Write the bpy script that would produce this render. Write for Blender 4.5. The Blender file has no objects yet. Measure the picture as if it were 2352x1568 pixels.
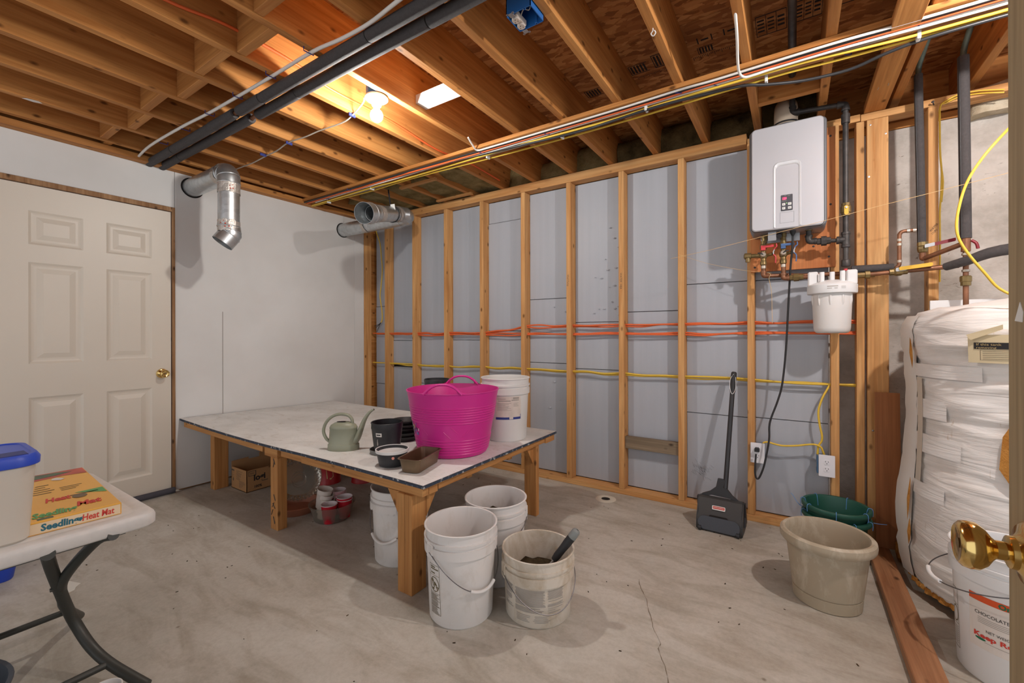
import bpy, bmesh, math, random
from mathutils import Vector, Matrix, noise as mnoise
random.seed(11)
S = bpy.context.scene
COL = S.collection
PI = math.pi
rad = math.radians

# ------------------------------------------------------------------ camera, world, exposure
cam = bpy.data.objects.new('camera', bpy.data.cameras.new('camera'))
COL.objects.link(cam)
cam.data.sensor_fit = 'HORIZONTAL'
cam.data.sensor_width = 36.0
cam.data.lens = 36.0 * 985 / 2352
cam.data.shift_y = -16 / 2352
cam.data.clip_start = 0.02
cam.matrix_world = (Matrix.Translation((0, 0, 1.14)) @ Matrix.Rotation(rad(33.2), 4, 'Z')
                    @ Matrix.Rotation(rad(90), 4, 'X') @ Matrix.Rotation(rad(-0.13), 4, 'Z'))
S.camera = cam

W = bpy.data.worlds.new('world'); S.world = W
W.use_nodes = True
W.node_tree.nodes['Background'].inputs[0].default_value = (0.93, 0.96, 1.0, 1)
W.node_tree.nodes['Background'].inputs[1].default_value = 0.58
BULB_LEFT, BULB_RIGHT = 500.0, 960.0      # emission strength of the two bare bulbs

S.view_settings.view_transform = 'Standard'
S.view_settings.look = 'None'
S.view_settings.gamma = 1
S.view_settings.use_curve_mapping = False
S.view_settings.exposure = 1.0

# ------------------------------------------------------------------ materials
def srgb(r, g, b):
    f = lambda c: (c / 255 / 12.92) if c <= 10 else ((c / 255 + 0.055) / 1.055) ** 2.4
    return (f(r), f(g), f(b), 1)

def newmat(name):
    m = bpy.data.materials.new(name); m.use_nodes = True
    nt = m.node_tree
    return m, nt, nt.nodes['Principled BSDF']

def coords(nt, scale, rnd=True, kind='Object'):
    tc = nt.nodes.new('ShaderNodeTexCoord')
    mp = nt.nodes.new('ShaderNodeMapping')
    mp.inputs['Scale'].default_value = scale
    if rnd:
        oi = nt.nodes.new('ShaderNodeObjectInfo')
        mul = nt.nodes.new('ShaderNodeVectorMath'); mul.operation = 'SCALE'
        mul.inputs[0].default_value = (13.1, 27.7, 41.3)
        nt.links.new(oi.outputs['Random'], mul.inputs['Scale'])
        add = nt.nodes.new('ShaderNodeVectorMath'); add.operation = 'ADD'
        nt.links.new(tc.outputs[kind], add.inputs[0]); nt.links.new(mul.outputs[0], add.inputs[1])
        nt.links.new(add.outputs[0], mp.inputs['Vector'])
    else:
        nt.links.new(tc.outputs[kind], mp.inputs['Vector'])
    return mp.outputs['Vector']

def noise(nt, vec, scale, detail=4, rough=.55, dist=0.0):
    n = nt.nodes.new('ShaderNodeTexNoise')
    n.inputs['Scale'].default_value = scale; n.inputs['Detail'].default_value = detail
    n.inputs['Roughness'].default_value = rough; n.inputs['Distortion'].default_value = dist
    nt.links.new(vec, n.inputs['Vector'])
    return n.outputs['Fac']

def ramp(nt, fac, stops):
    r = nt.nodes.new('ShaderNodeValToRGB')
    el = r.color_ramp.elements
    while len(el) > 1: el.remove(el[-1])
    el[0].position, el[0].color = stops[0]
    for p, c in stops[1:]:
        e = el.new(p); e.color = c
    nt.links.new(fac, r.inputs['Fac'])
    return r.outputs['Color']

def mix(nt, fac, a, b, mode='MIX'):
    m = nt.nodes.new('ShaderNodeMix'); m.data_type = 'RGBA'; m.blend_type = mode
    if isinstance(fac, float): m.inputs[0].default_value = fac
    else: nt.links.new(fac, m.inputs[0])
    for s, i in ((a, 6), (b, 7)):
        if isinstance(s, tuple): m.inputs[i].default_value = s
        else: nt.links.new(s, m.inputs[i])
    return m.outputs[2]

def bump(nt, bsdf, height, strength=.2, dist=.01):
    b = nt.nodes.new('ShaderNodeBump')
    b.inputs['Strength'].default_value = strength; b.inputs['Distance'].default_value = dist
    nt.links.new(height, b.inputs['Height']); nt.links.new(b.outputs[0], bsdf.inputs['Normal'])

def plain(name, col, rough=.5, metal=0, vary=0.0, vscale=6, bmp=0.0, spec=.5, alpha=1.0, trans=0.0, sss=0.0):
    m, nt, b = newmat(name)
    b.inputs['Roughness'].default_value = rough; b.inputs['Metallic'].default_value = metal
    b.inputs['Specular IOR Level'].default_value = spec
    b.inputs['Base Color'].default_value = col
    if vary > 0 or bmp > 0:
        v = coords(nt, (1, 1, 1)); f = noise(nt, v, vscale, 5)
        if vary > 0:
            d = tuple(c * (1 - vary) for c in col[:3]) + (1,)
            l = tuple(min(1, c * (1 + vary * .6)) for c in col[:3]) + (1,)
            nt.links.new(ramp(nt, f, [(.3, d), (.7, l)]), b.inputs['Base Color'])
        if bmp > 0: bump(nt, b, noise(nt, v, vscale * 6, 3), bmp, .004)
    b.inputs['Transmission Weight'].default_value = trans
    b.inputs['Alpha'].default_value = alpha
    return m

def wood(name, c1, c2, axis, knots=True, rough=.62, dark=.35, spec=.25):
    m, nt, b = newmat(name)
    sc = [16, 16, 16]; sc[axis] = .9
    v = coords(nt, tuple(sc))
    f = noise(nt, v, 1.6, 6, .6, .7)
    col = ramp(nt, f, [(.28, c1), (.52, tuple((c1[i] + c2[i]) / 2 for i in range(3)) + (1,)), (.75, c2)])
    sf = [70, 70, 70]; sf[axis] = 2.0
    v2 = coords(nt, tuple(sf)); fine = noise(nt, v2, 1.5, 3)
    col = mix(nt, .22, col, ramp(nt, fine, [(.35, (.25, .25, .25, 1)), (.65, (1, 1, 1, 1))]), 'MULTIPLY')
    # broad board-to-board and along-board tone
    v3 = coords(nt, (1, 1, 1)); broad = noise(nt, v3, 1.3, 2)
    col = mix(nt, .35, col, ramp(nt, broad, [(.3, (.66, .6, .55, 1)), (.7, (1, 1, 1, 1))]), 'MULTIPLY')
    if knots:
        sk = [13, 13, 13]; sk[axis] = 7.0
        v4 = coords(nt, tuple(sk))
        vo = nt.nodes.new('ShaderNodeTexVoronoi'); vo.inputs['Scale'].default_value = 1.0
        nt.links.new(v4, vo.inputs['Vector'])
        kf = ramp(nt, vo.outputs['Distance'], [(.06, (1, 1, 1, 1)), (.16, (0, 0, 0, 1))])
        col = mix(nt, kf, col, tuple(c * dark for c in c1[:3]) + (1,))
    nt.links.new(col, b.inputs['Base Color'])
    b.inputs['Roughness'].default_value = rough
    b.inputs['Specular IOR Level'].default_value = spec
    bump(nt, b, fine, .12, .003)
    return m

FIR1, FIR2 = srgb(150, 92, 44), srgb(206, 142, 84)
M = {}
for ax, nm in enumerate('xyz'):
    M['joist_' + nm] = wood('joist_wood_' + nm, srgb(172, 108, 52), srgb(218, 156, 90), ax)
    M['stud_' + nm] = wood('stud_wood_' + nm, srgb(192, 132, 74), srgb(234, 184, 124), ax)
    M['bench_' + nm] = wood('bench_wood_' + nm, srgb(176, 118, 66), srgb(222, 166, 104), ax)
M['old_board'] = wood('weathered_board', srgb(112, 96, 78), srgb(160, 142, 118), 0)
M['plate_y'] = wood('floor_plate_wood', srgb(136, 90, 60), srgb(186, 136, 98), 1)
M['ply'] = wood('plywood_backing', srgb(190, 112, 62), srgb(226, 150, 94), 2, knots=False)
M['door_edge'] = wood('stained_door_wood', srgb(146, 126, 94), srgb(184, 162, 126), 2, knots=False)
M['hardboard'] = wood('hardboard_brown', srgb(146, 92, 54), srgb(170, 110, 68), 2, knots=False)
M['jamb'] = wood('rough_jamb_wood', srgb(120, 78, 42), srgb(190, 150, 110), 2)

def concrete_floor():
    m, nt, b = newmat('concrete_floor')
    v = coords(nt, (1, 1, 1), rnd=False)
    big = noise(nt, v, 1.1, 5, .6, .4)
    col = ramp(nt, big, [(.3, srgb(166, 159, 147)), (.5, srgb(190, 184, 174)), (.72, srgb(206, 202, 194))])
    vs = coords(nt, (1.0, 3.2, 1), rnd=False)
    st = noise(nt, vs, 2.6, 6, .65, .8)
    col = mix(nt, .55, col, ramp(nt, st, [(.34, (.62, .56, .48, 1)), (.55, (1, 1, 1, 1))]), 'MULTIPLY')
    fine = noise(nt, v, 60, 4, .7)
    col = mix(nt, .30, col, ramp(nt, fine, [(.3, (.6, .57, .53, 1)), (.6, (1, 1, 1, 1))]), 'MULTIPLY')
    vo = nt.nodes.new('ShaderNodeTexVoronoi'); vo.inputs['Scale'].default_value = 5.5
    nt.links.new(v, vo.inputs['Vector'])
    col = mix(nt, ramp(nt, vo.outputs['Distance'], [(.02, (.8, .8, .8, 1)), (.05, (0, 0, 0, 1))]), col, srgb(120, 108, 92))
    nt.links.new(col, b.inputs['Base Color'])
    b.inputs['Roughness'].default_value = .62; b.inputs['Specular IOR Level'].default_value = .3
    bump(nt, b, fine, .15, .002)
    return m
M['floor'] = concrete_floor()

def concrete_wall():
    m, nt, b = newmat('concrete_wall')
    v = coords(nt, (1, 1, 1), rnd=False)
    f = noise(nt, v, 4, 6, .65)
    col = ramp(nt, f, [(.3, srgb(160, 152, 142)), (.6, srgb(205, 198, 190))])
    vv = coords(nt, (1, 1, 2.2), rnd=False)
    s2 = noise(nt, vv, 17, 4, .6, 1.5)
    col = mix(nt, ramp(nt, s2, [(.26, (1, 1, 1, 1)), (.33, (0, 0, 0, 1))]), col, srgb(104, 94, 80))
    nt.links.new(col, b.inputs['Base Color']); b.inputs['Roughness'].default_value = .85
    bump(nt, b, s2, .35, .01)
    return m
M['concrete'] = concrete_wall()

def drywall():
    m, nt, b = newmat('primed_drywall')
    v = coords(nt, (1, 1, 1)); f = noise(nt, v, 1.6, 4)
    nt.links.new(ramp(nt, f, [(.3, srgb(212, 210, 207)), (.7, srgb(224, 223, 221))]), b.inputs['Base Color'])
    b.inputs['Roughness'].default_value = .7; b.inputs['Specular IOR Level'].default_value = .25
    bump(nt, b, noise(nt, v, 55, 3), .04, .003)
    return m
M['drywall'] = drywall()

def foam():
    m, nt, b = newmat('grey_foam_board')
    v = coords(nt, (18, 18, .6)); f = noise(nt, v, 1.4, 4)
    col = ramp(nt, f, [(.3, srgb(170, 174, 182)), (.7, srgb(175, 179, 187))])
    v2 = coords(nt, (1, 1, 1)); f2 = noise(nt, v2, 2.2, 4)
    col = mix(nt, .3, col, ramp(nt, f2, [(.3, (.86, .87, .88, 1)), (.65, (1, 1, 1, 1))]), 'MULTIPLY')
    nt.links.new(col, b.inputs['Base Color'])
    b.inputs['Roughness'].default_value = .5; b.inputs['Specular IOR Level'].default_value = .4
    v3 = coords(nt, (1, 1, 1)); d = noise(nt, v3, 26, 3, .5, .6)
    bump(nt, b, d, .10, .006)
    return m
M['foam'] = foam()
M['foam_edge'] = plain('foam_core', srgb(120, 122, 122), .8)

def osb():
    m, nt, b = newmat('osb_subfloor')
    v = coords(nt, (9, 22, 9)); 
    vo = nt.nodes.new('ShaderNodeTexVoronoi'); vo.inputs['Scale'].default_value = 2.0
    dn = noise(nt, v, 1.0, 3)
    w = nt.nodes.new('ShaderNodeVectorMath'); w.operation = 'ADD'
    nt.links.new(v, w.inputs[0]); nt.links.new(dn, w.inputs[1]); nt.links.new(w.outputs[0], vo.inputs['Vector'])
    sep = nt.nodes.new('ShaderNodeSeparateColor'); nt.links.new(vo.outputs['Color'], sep.inputs[0])
    col = ramp(nt, sep.outputs[0], [(.0, srgb(146, 92, 50)), (.5, srgb(188, 126, 74)), (1, srgb(214, 156, 98))])
    f2 = noise(nt, coords(nt, (1, 1, 1)), 1.5, 4)
    col = mix(nt, .5, col, ramp(nt, f2, [(.35, (.55, .5, .45, 1)), (.65, (1, 1, 1, 1))]), 'MULTIPLY')
    nt.links.new(col, b.inputs['Base Color']); b.inputs['Roughness'].default_value = .75
    b.inputs['Specular IOR Level'].default_value = .2
    bump(nt, b, vo.outputs['Distance'], .3, .003)
    return m
M['osb'] = osb()

def benchtop():
    m, nt, b = newmat('white_painted_board')
    v = coords(nt, (1, 1, 1)); f = noise(nt, v, 3.2, 6, .65)
    col = ramp(nt, f, [(.3, srgb(212, 210, 206)), (.6, srgb(234, 233, 230))])
    v2 = coords(nt, (1.4, 3, 1)); st = noise(nt, v2, 5, 6, .7, .8)
    col = mix(nt, .5, col, ramp(nt, st, [(.28, (.58, .5, .4, 1)), (.46, (1, 1, 1, 1))]), 'MULTIPLY')
    sp = noise(nt, v, 85, 3, .7)
    col = mix(nt, ramp(nt, sp, [(.27, (1, 1, 1, 1)), (.33, (0, 0, 0, 1))]), col, srgb(120, 104, 86))
    nt.links.new(col, b.inputs['Base Color']); b.inputs['Roughness'].default_value = .6
    bump(nt, b, noise(nt, v, 70, 3), .2, .003)
    return m
M['benchtop'] = benchtop()

def chipped_edge():
    m, nt, b = newmat('chipped_blue_edge')
    v = coords(nt, (1, 1, 1)); f = noise(nt, v, 45, 4, .7)
    nt.links.new(ramp(nt, f, [(.5, srgb(48, 58, 74)), (.58, srgb(70, 78, 90)), (.66, srgb(196, 196, 194))]), b.inputs['Base Color'])
    b.inputs['Roughness'].default_value = .7
    return m
M['chipped'] = chipped_edge()

def batt(name, a, c, bs=.6):
    m, nt, b = newmat(name)
    v = coords(nt, (1, 1, 1)); f = noise(nt, v, 7, 6, .7)
    nt.links.new(ramp(nt, f, [(.3, a), (.65, c)]), b.inputs['Base Color']); b.inputs['Roughness'].default_value = .95
    b.inputs['Specular IOR Level'].default_value = .05
    bump(nt, b, noise(nt, v, 40, 5, .75), bs, .02)
    return m
M['batt'] = batt('mineral_wool', srgb(104, 88, 54), srgb(158, 140, 98))
M['batt_dark'] = batt('dark_mineral_wool', srgb(56, 46, 30), srgb(122, 104, 70))  # same wool in darker browns, for the right-hand joist bays
M['batt_pale'] = batt('pale_wool', srgb(170, 150, 118), srgb(216, 204, 180))
M['glasswool'] = batt('orange_glass_wool', srgb(160, 100, 40), srgb(214, 156, 84))

def galvanised():
    m, nt, b = newmat('galvanised_steel')
    v = coords(nt, (1, 1, 1))
    vo = nt.nodes.new('ShaderNodeTexVoronoi'); vo.inputs['Scale'].default_value = 40
    nt.links.new(v, vo.inputs['Vector'])
    sep = nt.nodes.new('ShaderNodeSeparateColor'); nt.links.new(vo.outputs['Color'], sep.inputs[0])
    nt.links.new(ramp(nt, sep.outputs[0], [(0, srgb(194, 198, 200)), (1, srgb(210, 214, 216))]), b.inputs['Base Color'])
    b.inputs['Metallic'].default_value = .9; b.inputs['Roughness'].default_value = .38
    return m
M['galv'] = galvanised()
M['foil'] = plain('foil_tape', srgb(206, 198, 190), .35, .6, .2, 30, .6)
M['foil_red'] = plain('red_print', srgb(186, 62, 42), .45)
M['white_metal'] = plain('white_painted_metal', srgb(226, 226, 224), .45)

M['pipe_foam'] = plain('pipe_insulation', srgb(78, 74, 74), .8, 0, .15, 90, .6, spec=.35)
M['copper'] = plain('copper', srgb(140, 96, 70), .45, .5, .35, 20)
M['solder'] = plain('solder_joint', srgb(196, 186, 172), .4, .7, .2, 40)
M['brass'] = plain('brass_valve', srgb(134, 114, 74), .42, .6, .25, 30)
M['knob_brass'] = plain('polished_brass', srgb(226, 194, 124), .14, 1.0)
M['iron'] = plain('black_iron_pipe', srgb(74, 70, 68), .5, .45, .35, 25, .2)
M['steel'] = plain('steel', srgb(180, 180, 182), .35, .9)
M['heater'] = plain('silver_painted_steel', srgb(206, 206, 211), .34, .35, .03, 3)
M['heater_side'] = plain('grey_painted_steel', srgb(140, 142, 146), .38, .5)
M['heater_trim'] = plain('light_silver_trim', srgb(214, 214, 216), .35, .35)
M['panel_dark'] = plain('dark_control_panel', srgb(72, 72, 78), .45)
M['white_pl'] = plain('white_plastic', srgb(222, 219, 216), .42, 0, .04, 5)
M['white_clean'] = plain('clean_white_plastic', srgb(228, 228, 228), .35)
def dirty(name, base, dirt, amt=.5):
    m, nt, b = newmat(name)
    v = coords(nt, (1, 1, .5)); f = noise(nt, v, 9, 6, .7, .5)
    nt.links.new(ramp(nt, f, [(amt - .16, dirt), (amt + .06, base)]), b.inputs['Base Color'])
    b.inputs['Roughness'].default_value = .5
    return m
M['bucket'] = dirty('white_bucket_plastic', srgb(224, 220, 217), srgb(206, 199, 192), .42)
M['bucket_dirty'] = dirty('grimy_bucket_plastic', srgb(212, 203, 190), srgb(186, 170, 148), .5)
M['black_pl'] = plain('black_plastic', srgb(44, 44, 47), .45, 0, .15, 12)
M['black_rubber'] = plain('black_rubber', srgb(38, 38, 40), .6)
M['dust_black'] = plain('dusty_black_plastic', srgb(58, 57, 57), .5, 0, .12, 5)
M['slate_pl'] = plain('slate_plastic', srgb(72, 76, 84), .5)
M['wire'] = plain('galvanised_wire', srgb(112, 110, 112), .4, .8)
M['soil'] = batt('dark_soil', srgb(42, 34, 26), srgb(92, 78, 58), 1.0)
M['pink'] = plain('magenta_rubber', srgb(206, 42, 140), .38, 0, .04, 4)
M['sage'] = plain('sage_plastic', srgb(142, 144, 124), .4, 0, .03, 5)
M['green_pl'] = plain('dark_green_plastic', srgb(32, 84, 70), .42, 0, .08, 6)
M['tan_pl'] = dirty('dusty_tan_plastic', srgb(166, 152, 130), srgb(196, 186, 168), .44)
M['terracotta'] = plain('terracotta_plastic', srgb(168, 106, 80), .6, 0, .12, 6)
M['clear'] = plain('clear_plastic', srgb(226, 220, 210), .18, 0, trans=.9)
M['clear'].node_tree.nodes['Principled BSDF'].inputs['IOR'].default_value = 1.15
M['milky'] = plain('milky_plastic', srgb(206, 198, 186), .4, 0, .03, 4)
M['blue_lid'] = plain('blue_plastic', srgb(40, 74, 190), .4)
M['box_blue'] = plain('electrical_box_blue', srgb(38, 104, 176), .45)
M['red_cup'] = plain('red_plastic', srgb(190, 26, 46), .35)
M['red_can'] = plain('red_tin', srgb(176, 28, 34), .4)
M['label_tan'] = plain('tan_label', srgb(196, 172, 120), .6)
M['foam_cup'] = plain('white_foam', srgb(222, 212, 204), .8)
M['pan'] = plain('bronze_bakeware', srgb(120, 100, 78), .38, .55, .2, 10)
M['pan_in'] = plain('brown_nonstick', srgb(104, 74, 56), .35, .4, .2, 10)
M['cardboard'] = plain('cardboard', srgb(176, 132, 88), .8, 0, .06, 6)
M['ink'] = plain('black_ink', srgb(34, 32, 34), .7)
M['ink_soft'] = plain('faded_ink', srgb(96, 84, 70), .7)
M['ink_grey'] = plain('grey_print', srgb(166, 158, 150), .65)
M['ink_osb'] = plain('stamp_ink', srgb(36, 26, 20), .8)
M['ink_olive'] = plain('olive_print', srgb(104, 92, 62), .65)
M['paper'] = plain('off_white_label', srgb(222, 214, 206), .6)
M['paper2'] = plain('dull_white_label', srgb(214, 202, 192), .6, 0, .1, 30)
M['navy'] = plain('navy_print', srgb(42, 56, 130), .6)
M['orange_print'] = plain('orange_print', srgb(214, 84, 36), .55)
M['green_print'] = plain('green_print', srgb(30, 110, 78), .55)
M['red_print'] = plain('red_letter_print', srgb(206, 62, 50), .55)
M['teal_print'] = plain('teal_print', srgb(34, 104, 122), .5)
M['leaf_print'] = plain('leaf_green_print', srgb(92, 160, 92), .5)
M['yellow_box'] = plain('yellow_card', srgb(232, 174, 74), .4, 0, .06, 5)
M['cream_card'] = plain('cream_card', srgb(232, 206, 170), .4)
M['tomato_print'] = plain('tomato_red_print', srgb(196, 84, 66), .45, 0, .3, 20)
M['foliage_print'] = plain('dark_foliage_print', srgb(78, 100, 72), .45, 0, .4, 30)
M['pink_dot'] = plain('pink_sticker', srgb(222, 150, 132), .5)
M['door_paint'] = plain('cream_door_paint', srgb(214, 204, 190), .42, 0, .02, 2)
M['rubber_grey'] = plain('dark_grey_fabric', srgb(74, 72, 80), .8, 0, .1, 20)
M['table_pl'] = plain('speckled_white_plastic', srgb(212, 208, 204), .5, 0, .06, 40)
M['table_leg'] = plain('charcoal_powder_coat', srgb(66, 66, 62), .45, .2)
M['cab_orange'] = plain('orange_cable_jacket', srgb(226, 104, 52), .5)
M['cab_white'] = plain('white_cable_jacket', srgb(226, 222, 216), .5)
M['cab_grey'] = plain('beige_cable_jacket', srgb(186, 176, 162), .5)
M['cab_black'] = plain('black_cable_jacket', srgb(46, 46, 48), .4)
M['cab_yellow'] = plain('yellow_cable_jacket', srgb(228, 190, 66), .5)
M['staple_blue'] = plain('blue_staple', srgb(44, 54, 124), .5)
M['string'] = plain('twine', srgb(214, 180, 128), .8)
M['twine_blue'] = plain('blue_twine', srgb(92, 146, 204), .6)
M['red_lever'] = plain('red_lever', srgb(204, 64, 70), .4)
M['dark_red_lever'] = plain('dark_red_lever', srgb(132, 26, 40), .4)
M['blue_lever'] = plain('blue_lever', srgb(74, 104, 150), .4)
M['yellow_lever'] = plain('yellow_lever', srgb(226, 180, 52), .4)
M['tankwrap'] = None
M['cream_pvc'] = plain('cream_pvc', srgb(216, 198, 176), .4)
M['outlet_white'] = plain('outlet_white', srgb(234, 232, 236), .35)
M['outlet_almond'] = plain('outlet_almond', srgb(206, 192, 180), .4)
M['tag_white'] = plain('white_tag', srgb(224, 224, 220), .5)
M['dark_void'] = plain('dark_opening', srgb(26, 22, 20), .9)

def emitmat(name, col, s):
    m, nt, b = newmat(name)
    b.inputs['Base Color'].default_value = col
    b.inputs['Emission Color'].default_value = col
    b.inputs['Emission Strength'].default_value = s
    return m
M['bulb_left'] = emitmat('lit_bulb_cool', (1.0, .975, .92, 1), BULB_LEFT)
M['bulb_right'] = emitmat('lit_bulb_warm', (1.0, .94, .91, 1), BULB_RIGHT)
M['led_red'] = emitmat('red_led_digits', (1.0, .03, .09, 1), 2.0)
M['led_green'] = emitmat('green_led', (.35, 1, .2, 1), 1.0)

def wrapmat():
    m, nt, b = newmat('white_vinyl_wrap')
    v = coords(nt, (1, 1, 1), rnd=False); f = noise(nt, v, 3, 5, .6)
    col = ramp(nt, f, [(.3, srgb(222, 215, 208)), (.6, srgb(238, 235, 232))])
    s = noise(nt, coords(nt, (6, 6, 1.2), rnd=False), 4, 5, .7)
    col = mix(nt, ramp(nt, s, [(.26, (.7, .7, .7, 1)), (.36, (0, 0, 0, 1))]), col, srgb(178, 152, 116))
    nt.links.new(col, b.inputs['Base Color']); b.inputs['Roughness'].default_value = .42
    w = noise(nt, coords(nt, (2.2, 2.2, 15), rnd=False), 1.8, 4, .5, 1.6)
    bump(nt, b, w, .30, .02)
    return m
M['tankwrap'] = wrapmat()
M['tape'] = plain('shiny_white_tape', srgb(226, 222, 216), .3)

# ------------------------------------------------------------------ mesh helpers
WP = {}                                   # world position of every object origin (parents are only translated or rotated about z)
def wpos(o): return WP.get(o.name, Vector((0, 0, 0)))

def add(name, bm, mat, parent=None, local=False, origin=None, smooth=0, kind=None):
    bmesh.ops.recalc_face_normals(bm, faces=bm.faces[:])
    me = bpy.data.meshes.new(name)
    if local:
        org = Vector((0, 0, 0))
    else:
        if origin is None:
            xs = [v.co for v in bm.verts]
            lo = Vector((min(v.x for v in xs), min(v.y for v in xs), min(v.z for v in xs)))
            hi = Vector((max(v.x for v in xs), max(v.y for v in xs), max(v.z for v in xs)))
            origin = (lo + hi) / 2
        org = Vector(origin)
        bmesh.ops.translate(bm, verts=bm.verts[:], vec=-org)
    bm.to_mesh(me); bm.free()
    if smooth:
        for p in me.polygons: p.use_smooth = True
        if smooth < 180: me.set_sharp_from_angle(angle=rad(smooth))
    me.materials.append(mat)
    o = bpy.data.objects.new(name, me); COL.objects.link(o)
    if parent is not None:
        o.parent = parent
        o.location = org if local else org - wpos(parent)
        WP[o.name] = wpos(parent) if local else org
    else:
        o.location = org; WP[o.name] = org
    if name in ('fine_print', 'label_print', 'faded_print', 'barcode_bars', 'cap_print', 'torn_sticker', 'tape_print'): kind = 'stuff'
    if kind: o['kind'] = kind
    return o

def thing(name, label, cat, loc=(0, 0, 0), rz=0.0, group=None, rot=None):
    o = bpy.data.objects.new(name, None); COL.objects.link(o)
    o.empty_display_size = .1
    o.location = loc
    o.rotation_euler = rot if rot else (0, 0, rz)
    WP[o.name] = Vector(loc)
    return tag(o, label, cat, group)

def tag(o, label, cat, group=None):
    o['label'] = label; o['category'] = cat
    if group: o['group'] = group
    return o

def dup(src, loc, label=None, rz=None):
    r = src.copy(); COL.objects.link(r); r.location = loc; WP[r.name] = Vector(loc)
    if rz is not None: r.rotation_euler = (0, 0, rz)
    if label: r['label'] = label
    for ch in list(src.children):
        c = ch.copy(); COL.objects.link(c); c.parent = r
        for g in ch.children:
            d = g.copy(); COL.objects.link(d); d.parent = c
    return r

def box_bm(x, y, z, bev=0.0, bm=None, M4=None):
    bm = bm or bmesh.new()
    vs = [bm.verts.new((a, b, c)) for a in x for b in y for c in z]
    idx = [(0, 1, 3, 2), (4, 6, 7, 5), (0, 4, 5, 1), (2, 3, 7, 6), (0, 2, 6, 4), (1, 5, 7, 3)]
    fs = [bm.faces.new([vs[i] for i in f]) for f in idx]
    if bev:
        es = list({e for f in fs for e in f.edges})
        r = bmesh.ops.bevel(bm, geom=es, offset=bev, segments=1, affect='EDGES')
        vs = list({v for f in r['faces'] for v in f.verts} | {v for v in vs if v.is_valid})
    if M4 is not None: bmesh.ops.transform(bm, matrix=M4, verts=[v for v in vs if v.is_valid])
    return bm

def box(name, x, y, z, mat, parent=None, bev=.0015, **k):
    return add(name, box_bm(x, y, z, bev), mat, parent, **k)

def lathe_bm(prof, n=40, a0=0.0, a1=2 * PI, sx=1.0, sy=1.0, bm=None, center=(0, 0, 0), M4=None):
    bm = bm or bmesh.new()
    full = abs(a1 - a0 - 2 * PI) < 1e-6
    m = n if full else n + 1
    rings = []
    for r, z in prof:
        if r < 1e-6:
            rings.append([bm.verts.new((center[0], center[1], center[2] + z))])
        else:
            rings.append([bm.verts.new((center[0] + r * sx * math.cos(a0 + (a1 - a0) * i / n),
                                        center[1] + r * sy * math.sin(a0 + (a1 - a0) * i / n), center[2] + z)) for i in range(m)])
    allv = [v for r in rings for v in r]
    for A, B in zip(rings, rings[1:]):
        for i in range(n):
            j = (i + 1) % m
            if len(A) == 1 and len(B) == 1: continue
            if len(A) == 1: bm.faces.new((A[0], B[j], B[i]))
            elif len(B) == 1: bm.faces.new((A[i], A[j], B[0]))
            else: bm.faces.new((A[i], A[j], B[j], B[i]))
    if M4 is not None: bmesh.ops.transform(bm, matrix=M4, verts=allv)
    return bm

def axis_matrix(p, d):
    """local z axis to direction d, placed at p"""
    d = Vector(d).normalized()
    return Matrix.Translation(Vector(p)) @ d.to_track_quat('Z', 'Y').to_matrix().to_4x4()

def cyl_bm(p, q, r, n=16, bm=None, r2=None, cap=True):
    p, q = Vector(p), Vector(q); L = (q - p).length
    r2 = r if r2 is None else r2
    prof = [(r, 0), (r2, L)]
    if cap: prof = [(0, 0)] + prof + [(0, L)]
    return lathe_bm(prof, n, bm=bm, M4=axis_matrix(p, q - p))

def smooth_path(pts, sub=6):
    P = [Vector(p) for p in pts]
    if len(P) < 3: return P
    out = []
    for i in range(len(P) - 1):
        p0 = P[max(i - 1, 0)]; p1 = P[i]; p2 = P[i + 1]; p3 = P[min(i + 2, len(P) - 1)]
        for k in range(sub):
            t = k / sub
            out.append(.5 * ((2 * p1) + (-p0 + p2) * t + (2 * p0 - 5 * p1 + 4 * p2 - p3) * t * t + (-p0 + 3 * p1 - 3 * p2 + p3) * t ** 3))
    out.append(P[-1])
    return out

def tube_bm(pts, r, n=8, sub=6, bm=None, flat=1.0, radii=None):
    bm = bm or bmesh.new()
    path = smooth_path(pts, sub) if sub else [Vector(p) for p in pts]
    rings = []
    up = Vector((0, 0, 1)); prev = None
    for i, p in enumerate(path):
        t = (path[min(i + 1, len(path) - 1)] - path[max(i - 1, 0)])
        if t.length < 1e-9: t = Vector((0, 0, 1))
        t.normalize()
        if prev is None:
            ref = up if abs(t.dot(up)) < .95 else Vector((1, 0, 0))
            a = t.cross(ref).normalized()
        else:
            a = (prev - t * prev.dot(t))
            a = a.normalized() if a.length > 1e-6 else prev
        prev = a; b = t.cross(a)
        rr = r if radii is None else radii[0] + (radii[1] - radii[0]) * i / (len(path) - 1)
        rings.append([bm.verts.new(p + a * rr * math.cos(2 * PI * k / n) + b * rr * flat * math.sin(2 * PI * k / n)) for k in range(n)])
    for A, B in zip(rings, rings[1:]):
        for k in range(n):
            bm.faces.new((A[k], A[(k + 1) % n], B[(k + 1) % n], B[k]))
    bm.faces.new(rings[0][::-1]); bm.faces.new(rings[-1])
    return bm

def tube(name, pts, r, mat, parent=None, n=8, sub=6, flat=1.0, local=False, radii=None):
    return add(name, tube_bm(pts, r, n, sub, None, flat, radii), mat, parent, local=local, smooth=60)

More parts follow.
